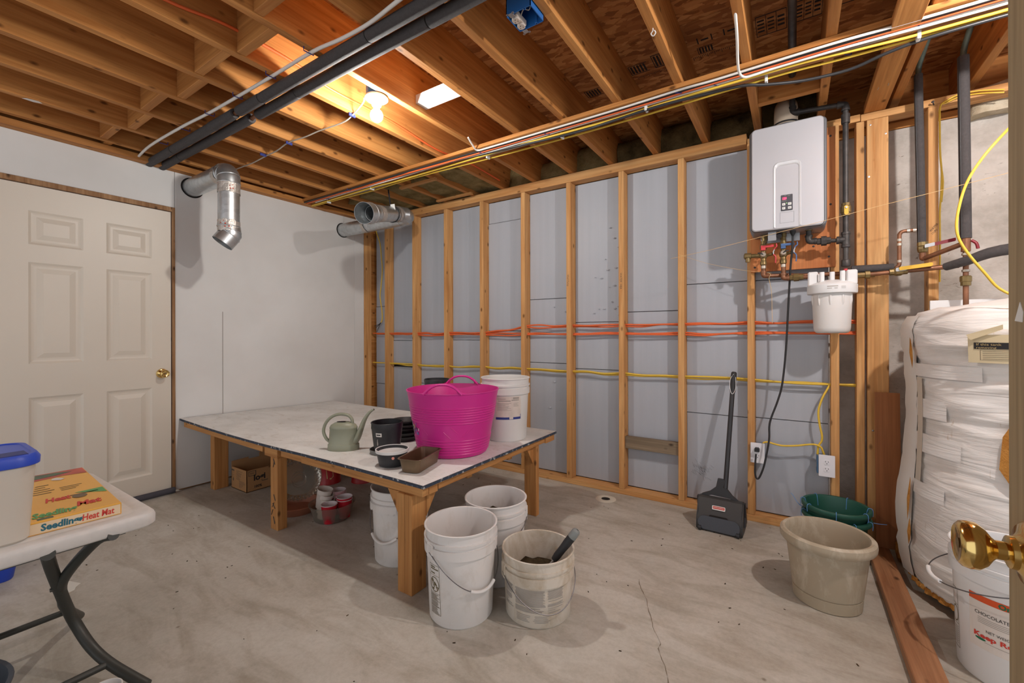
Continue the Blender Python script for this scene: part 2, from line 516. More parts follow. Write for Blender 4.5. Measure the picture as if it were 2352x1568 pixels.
def prism_bm(outline, h0, h1, f=lambda u, v, w: (u, v, w), bm=None):
    """outline (u,v) polygon extruded w from h0 to h1, mapped by f"""
    bm = bm or bmesh.new()
    A = [bm.verts.new(f(u, v, h0)) for u, v in outline]
    if (Vector(f(*outline[0], h0)) - Vector(f(*outline[0], h1))).length < 1e-7:
        bm.faces.new(A)                    # flat print: one face only
        return bm
    B = [bm.verts.new(f(u, v, h1)) for u, v in outline]
    n = len(A)
    bm.faces.new(A[::-1]); bm.faces.new(B)
    for i in range(n): bm.faces.new((A[i], A[(i + 1) % n], B[(i + 1) % n], B[i]))
    return bm

def rrect(x0, x1, y0, y1, r, n=4):
    out = []
    for cx, cy, a in ((x1 - r, y1 - r, 0), (x0 + r, y1 - r, 90), (x0 + r, y0 + r, 180), (x1 - r, y0 + r, 270)):
        for k in range(n + 1):
            t = rad(a + 90 * k / n); out.append((cx + r * math.cos(t), cy + r * math.sin(t)))
    return out

_tc = {}
def text_geo(s, size, bold=0.0, shear=0.0, spacing=1.0):
    key = (s, size, bold, shear, spacing)
    if key not in _tc:
        cu = bpy.data.curves.new('lettering', 'FONT'); cu.body = s; cu.size = size
        cu.align_x = 'LEFT'; cu.align_y = 'BOTTOM_BASELINE'; cu.resolution_u = 2; cu.offset = bold; cu.shear = shear
        cu.space_character = spacing
        o = bpy.data.objects.new('lettering', cu); COL.objects.link(o)
        dg = bpy.context.evaluated_depsgraph_get(); dg.update()
        me = bpy.data.meshes.new_from_object(o.evaluated_get(dg))
        vs = [(v.co.x, v.co.y) for v in me.vertices]; fs = [tuple(p.vertices) for p in me.polygons]
        bpy.data.objects.remove(o); bpy.data.curves.remove(cu); bpy.data.meshes.remove(me)
        _tc[key] = (vs, fs, max([v[0] for v in vs] or [0]))
    return _tc[key]

def text_bm(s, size, f, bold=0.0, shear=0.0, bm=None, spacing=1.0, fit=None):
    bm = bm or bmesh.new()
    vs, fs, w = text_geo(s, size, bold, shear, spacing)
    k = (fit / w) if fit else 1.0
    V = [bm.verts.new(f(x * k, y)) for x, y in vs]
    for p in fs:
        try: bm.faces.new([V[i] for i in p])
        except ValueError: pass
    return bm

def quad_bm(f, u0, u1, v0, v1, nu=1, bm=None):
    bm = bm or bmesh.new()
    A = [bm.verts.new(f(u0 + (u1 - u0) * i / nu, v0)) for i in range(nu + 1)]
    B = [bm.verts.new(f(u0 + (u1 - u0) * i / nu, v1)) for i in range(nu + 1)]
    for i in range(nu): bm.faces.new((A[i], A[i + 1], B[i + 1], B[i]))
    return bm

def addflat(name, bm, mat, parent, local=False):
    """flat print: keep face orientation as built"""
    return add(name, bm, mat, parent, local=local)

# ================================================================== SETTING
XL, YS, YC = -3.764, 2.986, 3.20          # drywall face, stud face, concrete face
JZ, SUB = 2.37, 2.61                      # joist underside, subfloor underside

fl = box('floor', (-4.2, 2.6), (-1.8, 3.4), (-.12, 0), M['floor'], bev=0, kind='structure')
crk = bmesh.new()
cp = smooth_path([(-.60, 1.99, 0), (-.581, 1.943, 0), (-.53, 1.86, 0), (-.501, 1.793, 0), (-.475, 1.74, 0), (-.457, 1.696, 0), (-.41, 1.62, 0), (-.409, 1.589, 0), (-.36, 1.50, 0), (-.342, 1.452, 0), (-.30, 1.34, 0), (-.31, 1.2, 0)], 4)
cv = [(Vector((p.x - .0012 + random.uniform(-.002, .002), p.y, .0006)), Vector((p.x + .0016 + random.uniform(-.002, .002), p.y, .0006))) for p in cp]
cvv = [(crk.verts.new(a), crk.verts.new(b)) for a, b in cv]
for (a, b), (c, d) in zip(cvv, cvv[1:]): crk.faces.new((a, b, d, c))
add('floor_crack', crk, plain('crack_shadow', srgb(126, 114, 98), .9), fl)
dr = lathe_bm([(.03, .001), (.052, .004), (.06, .003), (.07, .0005)], 28, center=(-1.085, 2.84, 0))
add('drain_rim', dr, plain('pale_mortar', srgb(206, 198, 182), .8), fl, smooth=60)
add('drain_hole', lathe_bm([(0, .0012), (.02, .0016), (.032, .0010)], 18, center=(-1.09, 2.845, 0), sy=.8), M['dark_void'], fl)
deb = bmesh.new()
for i in range(110):
    x, y = random.uniform(-3.2, .3), random.uniform(.55, 2.9)
    s = random.uniform(.002, .0055); a = random.uniform(0, PI)
    box_bm((-s, s), (-s * .4, s * .4), (0, .0015), 0, deb, Matrix.Translation((x, y, 0)) @ Matrix.Rotation(a, 4, 'Z'))
add('floor_debris', deb, M['soil'], fl, kind='stuff')
pw = prism_bm([(.07 * math.cos(t * PI / 7) * (1 + .25 * math.sin(3 * t)), .035 * math.sin(t * PI / 7) * (1 + .3 * math.cos(2 * t))) for t in range(14)], 0, .0012, lambda u, v, w: (-2.76 + u, .52 + v, w))
add('plaster_splash', pw, plain('plaster_white', srgb(214, 210, 200), .8), fl)

# ---- left wall: drywall sheets, opening for the door
bm = box_bm((-3.92, -3.79), (1.30, 3.4), (0, 2.62)); box_bm((-3.92, -3.79), (-1.8, 1.2995), (2.07, 2.62), 0, bm)
wl = add('wall_left', bm, M['joist_y'], kind='structure')
box('top_plate', (-3.789, -3.70), (-1.8, 2.96), (2.330, 2.3695), M['joist_y'], wl, bev=.001)
def sheet(y0, y1, z0, z1, nm='drywall_panel'):
    return box(nm, (-3.7795, XL), (y0, y1), (z0, z1), M['drywall'], wl, bev=.0012)
sheet(1.271, 2.80, .012, 2.329); sheet(2.8015, 2.915, .012, 2.329)
sheet(-1.8, 1.2685, 2.068, 2.329)
add('drywall_crack', box_bm((XL - .0005, XL + .0006), (1.5805, 1.5835), (.505, 1.325), 0), M['ink_soft'], wl)
sheet(-1.8, .385, .012, 2.066)
# trim of the rough opening
tr = box('trim_1', (-3.80, -3.757), (1.252, 1.2695), (.0, 2.066), M['jamb'], bev=.001, kind='structure')
box('trim_2', (-3.80, -3.757), (.386, 1.252), (2.035, 2.066), M['jamb'], bev=.001, kind='structure')

# ---- six-panel door
door = thing('door_1', 'cream six-panel door in the white drywall, closed, brass knob at its right edge', 'door', (XL - .003, .84, 0))
door['kind'] = 'structure'
DY0, DY1, DZ0, DZ1 = .432, 1.246, .018, 2.030
PX = (-3.800, XL - .003)
cols = [(.554, .789), (.898, 1.137)]
rows = [(.165, .773), (.972, 1.575), (1.68, 1.880)]
def slab():
    bm = bmesh.new()
    ys = sorted({DY0, DY1, *[c for p in cols for c in p]}); zs = sorted({DZ0, DZ1, *[c for p in rows for c in p]})
    V = {}
    def vv(x, y, z):
        k = (round(x, 5), round(y, 5), round(z, 5))
        if k not in V: V[k] = bm.verts.new(k)
        return V[k]
    xf = PX[1]
    for a, b in zip(ys, ys[1:]):
        for c, d in zip(zs, zs[1:]):
            if (a, b) in cols and (c, d) in rows:
                rings = [(0, 0), (.012, -.007), (.022, -.009), (.034, -.009), (.062, -.002)]
                pr = None
                for ins, dp in rings:
                    q = [vv(xf + dp, a + ins, c + ins), vv(xf + dp, b - ins, c + ins), vv(xf + dp, b - ins, d - ins), vv(xf + dp, a + ins, d - ins)]
                    if pr:
                        for i in range(4): bm.faces.new((pr[i], pr[(i + 1) % 4], q[(i + 1) % 4], q[i]))
                    pr = q
                bm.faces.new(pr)
            else:
                bm.faces.new((vv(xf, a, c), vv(xf, b, c), vv(xf, b, d), vv(xf, a, d)))
    # edges and back
    xb = PX[0]
    box_bm((xb, xf - .0105), (DY0 + .0005, DY1 - .0005), (DZ0 + .0005, DZ1 - .0005), 0, bm)
    ed = [(DY0, DZ0), (DY1, DZ0), (DY1, DZ1), (DY0, DZ1)]
    for (y0, z0), (y1, z1) in zip(ed, ed[1:] + ed[:1]):
        bm.faces.new([bm.verts.new((xf, y0, z0)), bm.verts.new((xf, y1, z1)), bm.verts.new((xb, y1, z1)), bm.verts.new((xb, y0, z0))])
    return bm
add('door_leaf', slab(), M['door_paint'], door)
def doorknob(p, d, parent, s=1.0, k=1.0, rs=1.0):
    Mx = axis_matrix(p, d) @ Matrix.Diagonal((1, 1, k, 1))
    add('rose', lathe_bm([(r * s * rs, z * s) for r, z in [(0, 0), (.033, 0), (.0335, .004), (.030, .009), (.022, .011), (.017, .016), (.0165, .022), (.013, .024), (0, .024)]], 32, M4=Mx), M['knob_brass'], parent, smooth=40)
    k = add('knob', lathe_bm([(r * s, z * s) for r, z in [(0, .024), (.0105, .024), (.0105, .034), (.014, .038), (.0215, .044), (.0265, .052), (.027, .060), (.0255, .067), (.022, .0705), (.0205, .0715), (.019, .0705), (.010, .0695), (0, .069)]], 32, M4=Mx), M['knob_brass'], parent, smooth=40)
    add('keyhole', lathe_bm([(0, .0702 * s), (.006 * s, .0702 * s)], 12, M4=Mx), M['brass'], k)
doorknob((XL - .003, 1.192, .869), (1, 0, 0), door)
ds = tube('draft_stopper', [(XL + .012, .39, .022), (XL + .014, .8, .022), (XL + .014, 1.26, .022)], .021, M['rubber_grey'], door, n=12, flat=1.0)

# ---- back wall: foundation, framing and foam boards
wb = box('wall_back', (-3.92, 2.6), (YC, 3.38), (0, 2.285), M['concrete'], bev=0, kind='structure')
box('sill_plate', (.22, 2.6), (3.19, 3.33), (2.287, 2.325), M['joist_x'], wb)
box('rim_board', (-3.9, 2.6), (3.33, 3.37), (2.327, 2.62), M['joist_x'], wb)
SX = [-3.801, -3.506, -3.105, -2.691, -2.272, -1.848, -1.436, -1.023, -.618, -.213, .198]
def stud(xc, y0=YS, w=.038, d=.089, z0=.039, z1=2.303):
    return box('stud', (xc - w / 2, xc + w / 2), (y0, y0 + d), (z0, z1), M['stud_z'], wb, bev=.002)
st = {}
for x in SX: st[x] = stud(x, 2.917 if x < -3.7 else YS, w=.089 if x < -3.7 else .038)
box('top_plate', (-3.84, -.235), (YS, YS + .089), (2.304, 2.368), M['stud_x'], wb, bev=.002)
box('top_plate', (-.23, .31), (YS + .002, YS + .089), (2.296, 2.334), M['stud_x'], wb, bev=.002)
box('top_plate', (.312, 2.5), (YS, YS + .089), (2.291, 2.329), M['stud_x'], wb, bev=.002)
box('bottom_plate', (-3.84, .27), (YS, YS + .089), (0, .038), M['stud_x'], wb, bev=.002)
seams = {0: [.62, 1.44], 1: [.81, 1.08], 2: [.66], 3: [1.09], 4: [1.17, 2.115], 5: [.908, 1.427], 6: [.873, 1.231], 7: [1.30], 8: [.613, 1.473], 9: [.619, 1.471]}
for i in range(10):
    a, b = SX[i] + (.045 if i == 0 else .019), SX[i + 1] - .019
    zs = [.04] + seams[i] + [2.30]
    for k, (z0, z1) in enumerate(zip(zs, zs[1:])):
        if i == 1 and k == 1: z0 += .03
        j = random.uniform(0, .006)
        g0 = .006 if i == 9 else .0005
        bm = box_bm((a + .0005, b - g0), (3.068 + j, 3.118 + j), (z0 + .003, z1 - .001), .002)
        add('foam_panel', bm, M['foam'], wb)
# peeled tears in the foam of the bay between the two marked studs
tears = [(-1.20, 1.56), (-1.10, 1.50), (-1.14, 1.49), (-1.09, 1.63), (-1.15, 1.62), (-1.12, 1.38), (-1.075, 1.345), (-1.10, 1.33), (-1.07, 1.78), (-1.10, 1.85), (-1.22, 1.33), (-1.18, 1.33), (-1.25, 1.57), (-1.17, 1.70), (-1.13, 1.93), (-1.07, 1.28), (-1.26, 1.30), (-1.06, 1.47), (-1.6, .76), (-1.55, .62), (-1.64, .55), (-1.5, 1.32), (-1.6, 1.36)]
tb = bmesh.new()
for x, z in tears:
    s = random.uniform(.006, .016); h = random.uniform(.003, .007)
    v = [tb.verts.new((x - s, 3.0685, z)), tb.verts.new((x, 3.064 - h, z - s * .3)), tb.verts.new((x + s, 3.0685, z + s * .1)), tb.verts.new((x, 3.0685, z + s * .55))]
    tb.faces.new((v[0], v[1], v[3])); tb.faces.new((v[1], v[2], v[3]))
add('foam_tear', tb, M['foam'], wb, kind='stuff')
scr = bmesh.new()
for i in range(46):
    x0, z0 = random.gauss(-.50, .035), random.gauss(.245, .028)
    L = random.uniform(.01, .035)
    a = random.uniform(-1.3, -.4)
    tube_bm([(x0, 3.0675, z0), (x0 + L * math.cos(a), 3.0675, z0 + L * math.sin(a))], .0004, 3, 0, scr)
add('scuff_mark', scr, M['ink'], wb, kind='stuff')
box('blocking', (-1.004, -.637), (3.005, 3.043), (.328, .412), M['old_board'], wb, bev=.002)
# handwriting on the studs
def vtext(s, xc, y, ztop, size, mat, parent, tilt=0.0):
    c, sn = math.cos(-PI / 2 + tilt), math.sin(-PI / 2 + tilt)
    add('handwriting', text_bm(s, size, lambda u, v: (xc + u * c - v * sn, y, ztop + u * sn + v * c), shear=.2), M['ink_soft'], parent)
vtext('Well Pump', -1.446, YS - .0006, 1.60, .020, M['ink'], st[-1.436])
vtext('WATER  HEA', -1.031, YS - .0006, 1.58, .020, M['ink'], st[-1.023])
# framing to the right of the water heater
stud(.309, YS, .034, .089, .0, 2.29)
po = box('post', (.337, .426), (YS, YS + .038), (0, 2.29), M['stud_z'], wb, bev=.002)
for x, z in ((.352, 2.262), (.345, 1.985), (.415, 2.20), (.36, .62)):
    add('screw', lathe_bm([(0, .0012), (.0045, .0008), (.005, 0)], 10, M4=axis_matrix((x, YS, z), (0, -1, 0))), M['steel'], po)
s6 = stud(.598, YS, .038, .089, .039, 2.29)
stud(1.36, YS, .038, .089, .039, 2.29)
vtext2 = math.radians(-50)
def dtext(s, x, z, size):
    a = rad(52); c, sn = math.cos(a), math.sin(a)
    add('handwriting', text_bm(s, size, lambda u, v: (x + u * c - v * sn, YS - .0006, z + u * sn + v * c)), M['ink'], s6)
dtext('WATER', .588, 1.655, .014); dtext('11(A)', .594, 1.640, .013)
box('bottom_plate', (1.25, 2.5), (YS, YS + .089), (0, .038), M['stud_x'], wb, bev=.002)

# ---- ceiling: subfloor sheets, joists, blocking
ce = box('ceiling', (-4.0, 2.6), (-1.8, 3.4), (SUB + .0185, SUB + .05), M['dark_void'], bev=0, kind='structure')
for y0, y1 in ((-1.8, -.29), (-.287, .93), (.933, 2.152), (2.155, 3.37)):
    for x0, x1 in ((-4.0, -1.9), (-1.897, .541), (.544, 2.6)):
        box('subfloor_panel', (x0, x1), (y0, y1), (SUB, SUB + .018), M['osb'], ce, bev=.001)
JX = [-3.653, -3.346, -3.017, -2.701, -2.386, -2.066, -1.757, -1.431, -1.118, -.800, -.487, -.192, .118, .44, .728, 1.05, 1.36, 1.68]
j0 = None
for x in JX:
    if j0 is None:
        j0 = add('joist', box_bm((x, x + .038), (-1.8, 3.32), (JZ, SUB), .002), M['joist_y'], ce)
    else:
        j = j0.copy(); COL.objects.link(j); j.location.x = j0.location.x + (x - JX[0])
        WP[j.name] = Vector(j.location)
# solid blocking between joists, staggered
BL = [(.869, -3.653), (.831, -3.346), (.883, -3.017), (.849, -2.701), (.908, -2.386), (.869, -2.066), (.910, -1.757), (.83, -1.431), (.88, -1.118), (.83, -.8)]
for y, x in BL:
    i = JX.index(x); xb = x
    xa = (JX[i - 1] + .038) if i else -3.76
    box('blocking', (xa, xb), (y, y + .038), (JZ + .004, SUB - .001), M['joist_x'], ce, bev=.002)
box('blocking', (-.154, .118), (2.648, 2.686), (JZ + .001, SUB - .07), M['joist_x'], ce, bev=.002)
pp_ = box('partition_plate', (.325, .414), (-1.0, 2.995), (2.331, 2.3695), M['joist_y'], ce, bev=.002)
for x, y, a in ((.350, 2.72, .1), (.385, 2.70, 0), (.345, 2.33, .7), (.395, 2.29, .5)):
    add('staple', box_bm((-.0012, .0012), (-.012, .012), (-.0015, .0004), 0, None, Matrix.Translation((x, y, 2.331)) @ Matrix.Rotation(a, 4, 'Z')), M['steel'], pp_)
# furring battens holding the wool near the corner
box('furring_strip', (-2.735, -2.335), (2.470, 2.500), (2.352, 2.3695), M['stud_x'], ce, bev=.001)
box('furring_strip', (-2.72, -2.315), (2.895, 2.925), (2.352, 2.3695), M['stud_x'], ce, bev=.001)
# print on the subfloor sheets: stamps, rulers, panel marks
pr = bmesh.new()
Zp = SUB - .0006
def stamp(x0, x1, y0, y1, kind):
    P = lambda u, v: (x0 + (x1 - x0) * u, y0 + (y1 - y0) * v, Zp)
    def seg(u0, v0, u1, v1, w=.05):
        quad_bm(P, min(u0, u1), max(u0, u1) + (w if u0 == u1 else 0), min(v0, v1), max(v0, v1) + (w if v0 == v1 else 0), 1, pr)
    if kind == 'frame':
        seg(0, 0, 1, 0, .04); seg(0, .96, 1, .96, .04); seg(0, 0, 0, 1, .02); seg(.98, 0, .98, 1, .02); seg(.33, 0, .33, 1, .02); seg(.66, 0, .66, 1, .02)
        for k in range(4):
            seg(.05, .2 + .17 * k, .28, .2 + .17 * k, .08); seg(.39, .2 + .17 * k, .6, .2 + .17 * k, .07)
        for k in range(3): seg(.71, .25 + .2 * k, .93, .25 + .2 * k, .1)
    elif kind == 'ruler':
        for k in range(26): seg(k / 26, 0, k / 26, .5 if k % 4 else 1, .012)
    elif kind == 'block':
        for k in range(5): seg(.1 + .17 * k, .1, .1 + .17 * k, .9, .1)
        seg(0, 0, 1, 0, .06); seg(0, .94, 1, .94, .06); seg(0, 0, 0, 1, .04)
    else:
        seg(0, 0, 0, 1, .08); seg(.92, 0, .92, 1, .08); seg(.25, .4, .75, .4, .25)
stamp(-.76, -.66, 2.33, 2.42, 'block'); stamp(-.74, -.54, 2.45, 2.475, 'ruler'); stamp(-.63, -.53, 2.30, 2.42, 'block')
stamp(-.40, -.33, 2.29, 2.34, 'mark'); stamp(-.28, -.21, 2.29, 2.34, 'mark'); stamp(-.44, -.22, 2.44, 2.47, 'ruler'); stamp(-.41, -.33, 2.37, 2.43, 'block')
stamp(-.145, -.02, 2.29, 2.45, 'frame'); stamp(.01, .115, 2.28, 2.43, 'frame'); stamp(-1.06, -.96, 2.42, 2.5, 'block'); stamp(.17, .36, 2.25, 2.41, 'frame')
add('printed_stamp', pr, M['ink_osb'], ce, kind='stuff')

# wool batts at the joist ends (behind the stud wall's top plate)
def lumpy_box(x, y, z, nx, ny, nz, amp, seed, parent, mat, nm='insulation_batt', edge=1.0):
    bm = bmesh.new()
    box_bm(x, y, z, 0, bm)
    bmesh.ops.subdivide_edges(bm, edges=[e for e in bm.edges if abs((e.verts[0].co - e.verts[1].co).x) > 1e-5], cuts=nx, use_grid_fill=True)
    bmesh.ops.subdivide_edges(bm, edges=[e for e in bm.edges if abs((e.verts[0].co - e.verts[1].co).y) > 1e-5], cuts=ny, use_grid_fill=True)
    bmesh.ops.subdivide_edges(bm, edges=[e for e in bm.edges if abs((e.verts[0].co - e.verts[1].co).z) > 1e-5], cuts=nz, use_grid_fill=True)
    cx, cy, cz = (x[0] + x[1]) / 2, (y[0] + y[1]) / 2, (z[0] + z[1]) / 2
    for v in bm.verts:
        n = mnoise.noise_vector(v.co * 9 + Vector((seed, 0, 0)))
        v.co += Vector((n.x * amp * .3, n.y * amp, n.z * amp))
        # slump: round the free edges
        tz = (v.co.z - cz) / (z[1] - z[0]) * 2; ty = (v.co.y - cy) / (y[1] - y[0]) * 2
        if ty < -.5 and tz > .3: v.co.y += .05 * edge * (tz - .3)
    return add(nm, bm, mat, parent, smooth=80)
for i, x in enumerate(JX):
    xa = JX[i - 1] + .040 if i else -3.76
    xb = x - .002
    if x > .3: break
    if x < -2.0:
        lumpy_box((xa, xb), (2.52 if x > -3.1 else 2.62, 3.30), (2.400 + .01 * (i % 2), 2.53), 4, 8, 2, .022, i * 3.1, ce, M['batt'])
    else:
        lumpy_box((xa, xb), (3.055, 3.30), (2.37 + .012 * (i % 3), 2.575 - .03 * (i % 2)), 5, 4, 5, .03, i * 3.1, ce, M['batt'] if x < -.9 else M['batt_dark'])
lumpy_box((.77, 1.03), (3.10, 3.30), (2.255, 2.40), 5, 3, 4, .03, 91, wb, M['batt_pale'])

# ---- board under the joists that carries the cable run (screwed to the ceiling)
cb = box('cable_board', (-3.755, 1.4), (2.205, 2.345), (2.347, 2.3695), M['joist_x'], ce, bev=.0015)
for x, y in ((-3.4, 2.25), (-3.05, 2.21), (-2.62, 2.23), (-2.35, 2.30), (-1.98, 2.24), (-1.70, 2.235), (-1.22, 2.24), (-.95, 2.30), (-.47, 2.215), (-.30, 2.25), (-.08, 2.24), (.19, 2.235), (.20, 2.31), (.42, 2.25)):
    bm = tube_bm([(x - .012, y, 2.347), (x - .012, y, 2.331), (x + .012, y + .02, 2.331), (x + .012, y + .02, 2.347)], .0022, 5, 0)
    add('cable_staple', bm, M['staple_blue'], cb)
for x, y, z in ((-3.46, 2.31, 2.333), (-2.85, 2.29, 2.333), (-1.70, 2.31, 2.331), (-1.15, 2.31, 2.328), (-.64, 2.27, 2.326), (-.10, 2.315, 2.322), (.42, 2.31, 2.322)):
    add('cable_tie', box_bm((x - .006, x + .006), (y - .018, y + .018), (z - .018, z + .014), .002), M['tag_white'], cb)

# ---- stained door standing open beside the camera (its latch edge shows)
d2 = thing('door_2', 'stained brown wooden door swung open at the right, seen almost edge-on with a brass knob', 'door', (.225, .787, 0))
d2['kind'] = 'structure'
box('door_leaf', (.225, .262), (-.02, .787), (.015, 2.06), M['door_edge'], d2, bev=.002)
doorknob((.225, .722, .89), (-1, 0, 0), d2, 1.0, .86, 1.08)
add('paint_chip', prism_bm([(0, 0), (.014, .022), (.022, .010), (.02, -.002)], 0, .0006, lambda u, v, w: (.2250 - w, .766 - u, 1.155 + v)), M['tag_white'], d2)

# ================================================================== OVERHEAD: lamps, pipes, cables
def bulb_fixture(name, label, x, y, z, mat, box_side, boxmat):
    """porcelain lampholder under a ceiling box; bulb hangs straight down"""
    t = thing(name, label, 'lamp', (x, y, z))
    add('ceiling_box', lathe_bm([(.048, .012), (.052, .014), (.052, .07), (0, .07)], 8, M4=Matrix.Identity(4)), boxmat, t, local=True)
    add('lampholder', lathe_bm([(0, .012), (.056, .012), (.058, .008), (.0575, .003), (.050, -.003), (.034, -.006), (.026, -.012), (.024, -.030), (.021, -.034), (0, -.034)], 40), M['white_clean'], t, local=True, smooth=40)
    add('bulb_neck', lathe_bm([(.0135, -.030), (.0145, -.040), (.020, -.060), (.024, -.066), (0, -.066)], 24), M['white_clean'], t, local=True, smooth=50)
    prof = [(.0235, -.066)] + [(.0315 * math.sin(a), -.082 - .0315 * math.cos(a) * 1.05) for a in [rad(130 - 130 * k / 10) for k in range(0, 11)]]
    prof[-1] = (0, prof[-1][1])
    add('bulb', lathe_bm(prof, 24), mat, t, local=True, smooth=180)
    return t
bulb_fixture('ceiling_lamp', 'lit bare bulb in a white round lampholder above the white bench', -1.80, 1.475, JZ - .014, M['bulb_left'], 1, M['box_blue'])
bulb_fixture('ceiling_lamp', 'lit bare bulb in a white lampholder under the joists above the wrapped tank', .80, 1.62, JZ - .01, M['bulb_right'], 1, M['box_blue'])

def cable(name, label, pts, r, mat, flat=1.0, group=None, n=8, sub=5, cat='cable'):
    o = tube(name, pts, r, mat, None, n, sub, flat)
    return tag(o, label, cat, group)

def wob(x0, x1, y, z, n, ay, az, seed):
    rr = random.Random(seed); out = []
    for i in range(n + 1):
        out.append((x0 + (x1 - x0) * i / n, y + rr.uniform(-ay, ay), z + rr.uniform(-az, az)))
    return out
# the run under the board, from front edge to back edge
cable('white_cable', 'white sheathed cable along the front edge of the cable board, from the bulb rightwards',
      [(-1.70, 2.10, 2.375), (-1.715, 2.17, 2.352), (-1.715, 2.215, 2.340), (-1.62, 2.222, 2.339), (-1.23, 2.224, 2.339), (-.95, 2.222, 2.338), (-.707, 2.22, 2.338), (-.468, 2.212, 2.338), (-.308, 2.216, 2.337), (-.112, 2.212, 2.337), (.136, 2.208, 2.337), (.315, 2.213, 2.336), (.62, 2.22, 2.336), (1.3, 2.22, 2.336)], .0055, M['cab_white'])
cable('black_cable', 'thin black cable lying just behind the front edge of the cable board',
      [(-3.75, 2.222, 2.340), (-3.2, 2.226, 2.340), (-2.6, 2.222, 2.340), (-2.0, 2.226, 2.340), (-1.5, 2.236, 2.340), (-1.0, 2.235, 2.340), (-.5, 2.228, 2.339), (0, 2.226, 2.338), (.5, 2.230, 2.337), (1.3, 2.23, 2.337)], .006, M['cab_black'])
cable('orange_cable', 'orange cable woven through the bundle under the cable board',
      [(-3.76, 2.25, 2.338), (-3.222, 2.235, 2.333), (-2.95, 2.24, 2.331), (-2.69, 2.236, 2.333), (-2.45, 2.235, 2.334), (-2.345, 2.226, 2.330), (-2.03, 2.234, 2.330), (-1.61, 2.247, 2.336), (-1.23, 2.249, 2.336), (-.9, 2.25, 2.336), (-.6, 2.245, 2.335), (-.4, 2.238, 2.335), (-.115, 2.238, 2.334), (.198, 2.236, 2.334), (.5, 2.243, 2.334), (1.3, 2.243, 2.334)], .0058, M['cab_orange'])
cable('white_cable', 'thin white cable crossing over the orange one under the cable board',
      [(-3.6, 2.27, 2.336), (-3.1, 2.26, 2.336), (-2.7, 2.245, 2.327), (-2.4, 2.258, 2.334), (-2.0, 2.25, 2.335), (-1.75, 2.262, 2.334), (-1.5, 2.265, 2.333), (-1.1, 2.262, 2.335), (-.7, 2.26, 2.335), (-.3, 2.258, 2.335), (.1, 2.252, 2.334), (.6, 2.257, 2.334), (1.3, 2.257, 2.334)], .005, M['cab_white'])
cable('yellow_cable', 'upper yellow cable of the bundle under the cable board',
      [(-3.709, 2.30, 2.332), (-3.2, 2.29, 2.330), (-2.75, 2.275, 2.326), (-2.616, 2.285, 2.326), (-2.2, 2.29, 2.330), (-1.757, 2.285, 2.329), (-1.4, 2.275, 2.328), (-1.255, 2.279, 2.327), (-.853, 2.290, 2.326), (-.615, 2.275, 2.326), (-.401, 2.268, 2.326), (-.207, 2.268, 2.326), (.05, 2.268, 2.325), (.3, 2.29, 2.322), (.5, 2.30, 2.321), (1.3, 2.30, 2.321)], .006, M['cab_yellow'])
cable('yellow_cable', 'lower yellow cable along the back edge of the cable board',
      [(-3.745, 2.32, 2.334), (-3.3, 2.33, 2.334), (-2.907, 2.338, 2.332), (-2.5, 2.32, 2.330), (-2.186, 2.321, 2.329), (-1.459, 2.345, 2.327), (-.875, 2.345, 2.326), (-.305, 2.325, 2.325), (-.032, 2.315, 2.325), (.2, 2.325, 2.323), (.6, 2.33, 2.323), (1.3, 2.33, 2.323)], .0055, M['cab_yellow'])
cable('beige_cable', 'beige cable between the two yellow cables under the cable board',
      [(-3.72, 2.305, 2.339), (-3.3, 2.310, 2.339), (-2.9, 2.318, 2.338), (-2.4, 2.305, 2.338), (-1.7, 2.31, 2.337), (-1.2, 2.315, 2.336), (-.6, 2.30, 2.337), (0, 2.292, 2.336), (.5, 2.28, 2.335), (1.3, 2.28, 2.335)], .0048, M['cab_grey'])
cable('black_cable', 'glossy black cable sagging under the board near the water heater',
      [(-1.75, 2.275, 2.336), (-1.45, 2.27, 2.322), (-1.25, 2.285, 2.318), (-1.0, 2.30, 2.318), (-.834, 2.280, 2.313), (-.593, 2.262, 2.313), (-.389, 2.268, 2.311), (-.202, 2.285, 2.309), (-.1, 2.32, 2.300), (.051, 2.37, 2.296), (.211, 2.385, 2.298), (.322, 2.350, 2.306), (.43, 2.325, 2.309), (.63, 2.315, 2.309), (1.3, 2.315, 2.309)], .007, M['cab_black'])
cable('white_cable', 'white cable looping down from a joist onto the cable bundle',
      [(-.18, 1.6, 2.52), (-.181, 1.80, 2.395), (-.186, 1.95, 2.345), (-.196, 2.08, 2.325), (-.198, 2.17, 2.312), (-.180, 2.21, 2.306), (-.14, 2.225, 2.312), (-.06, 2.246, 2.326), (.2, 2.246, 2.326), (.6, 2.268, 2.328), (1.3, 2.268, 2.328)], .0055, M['cab_white'])
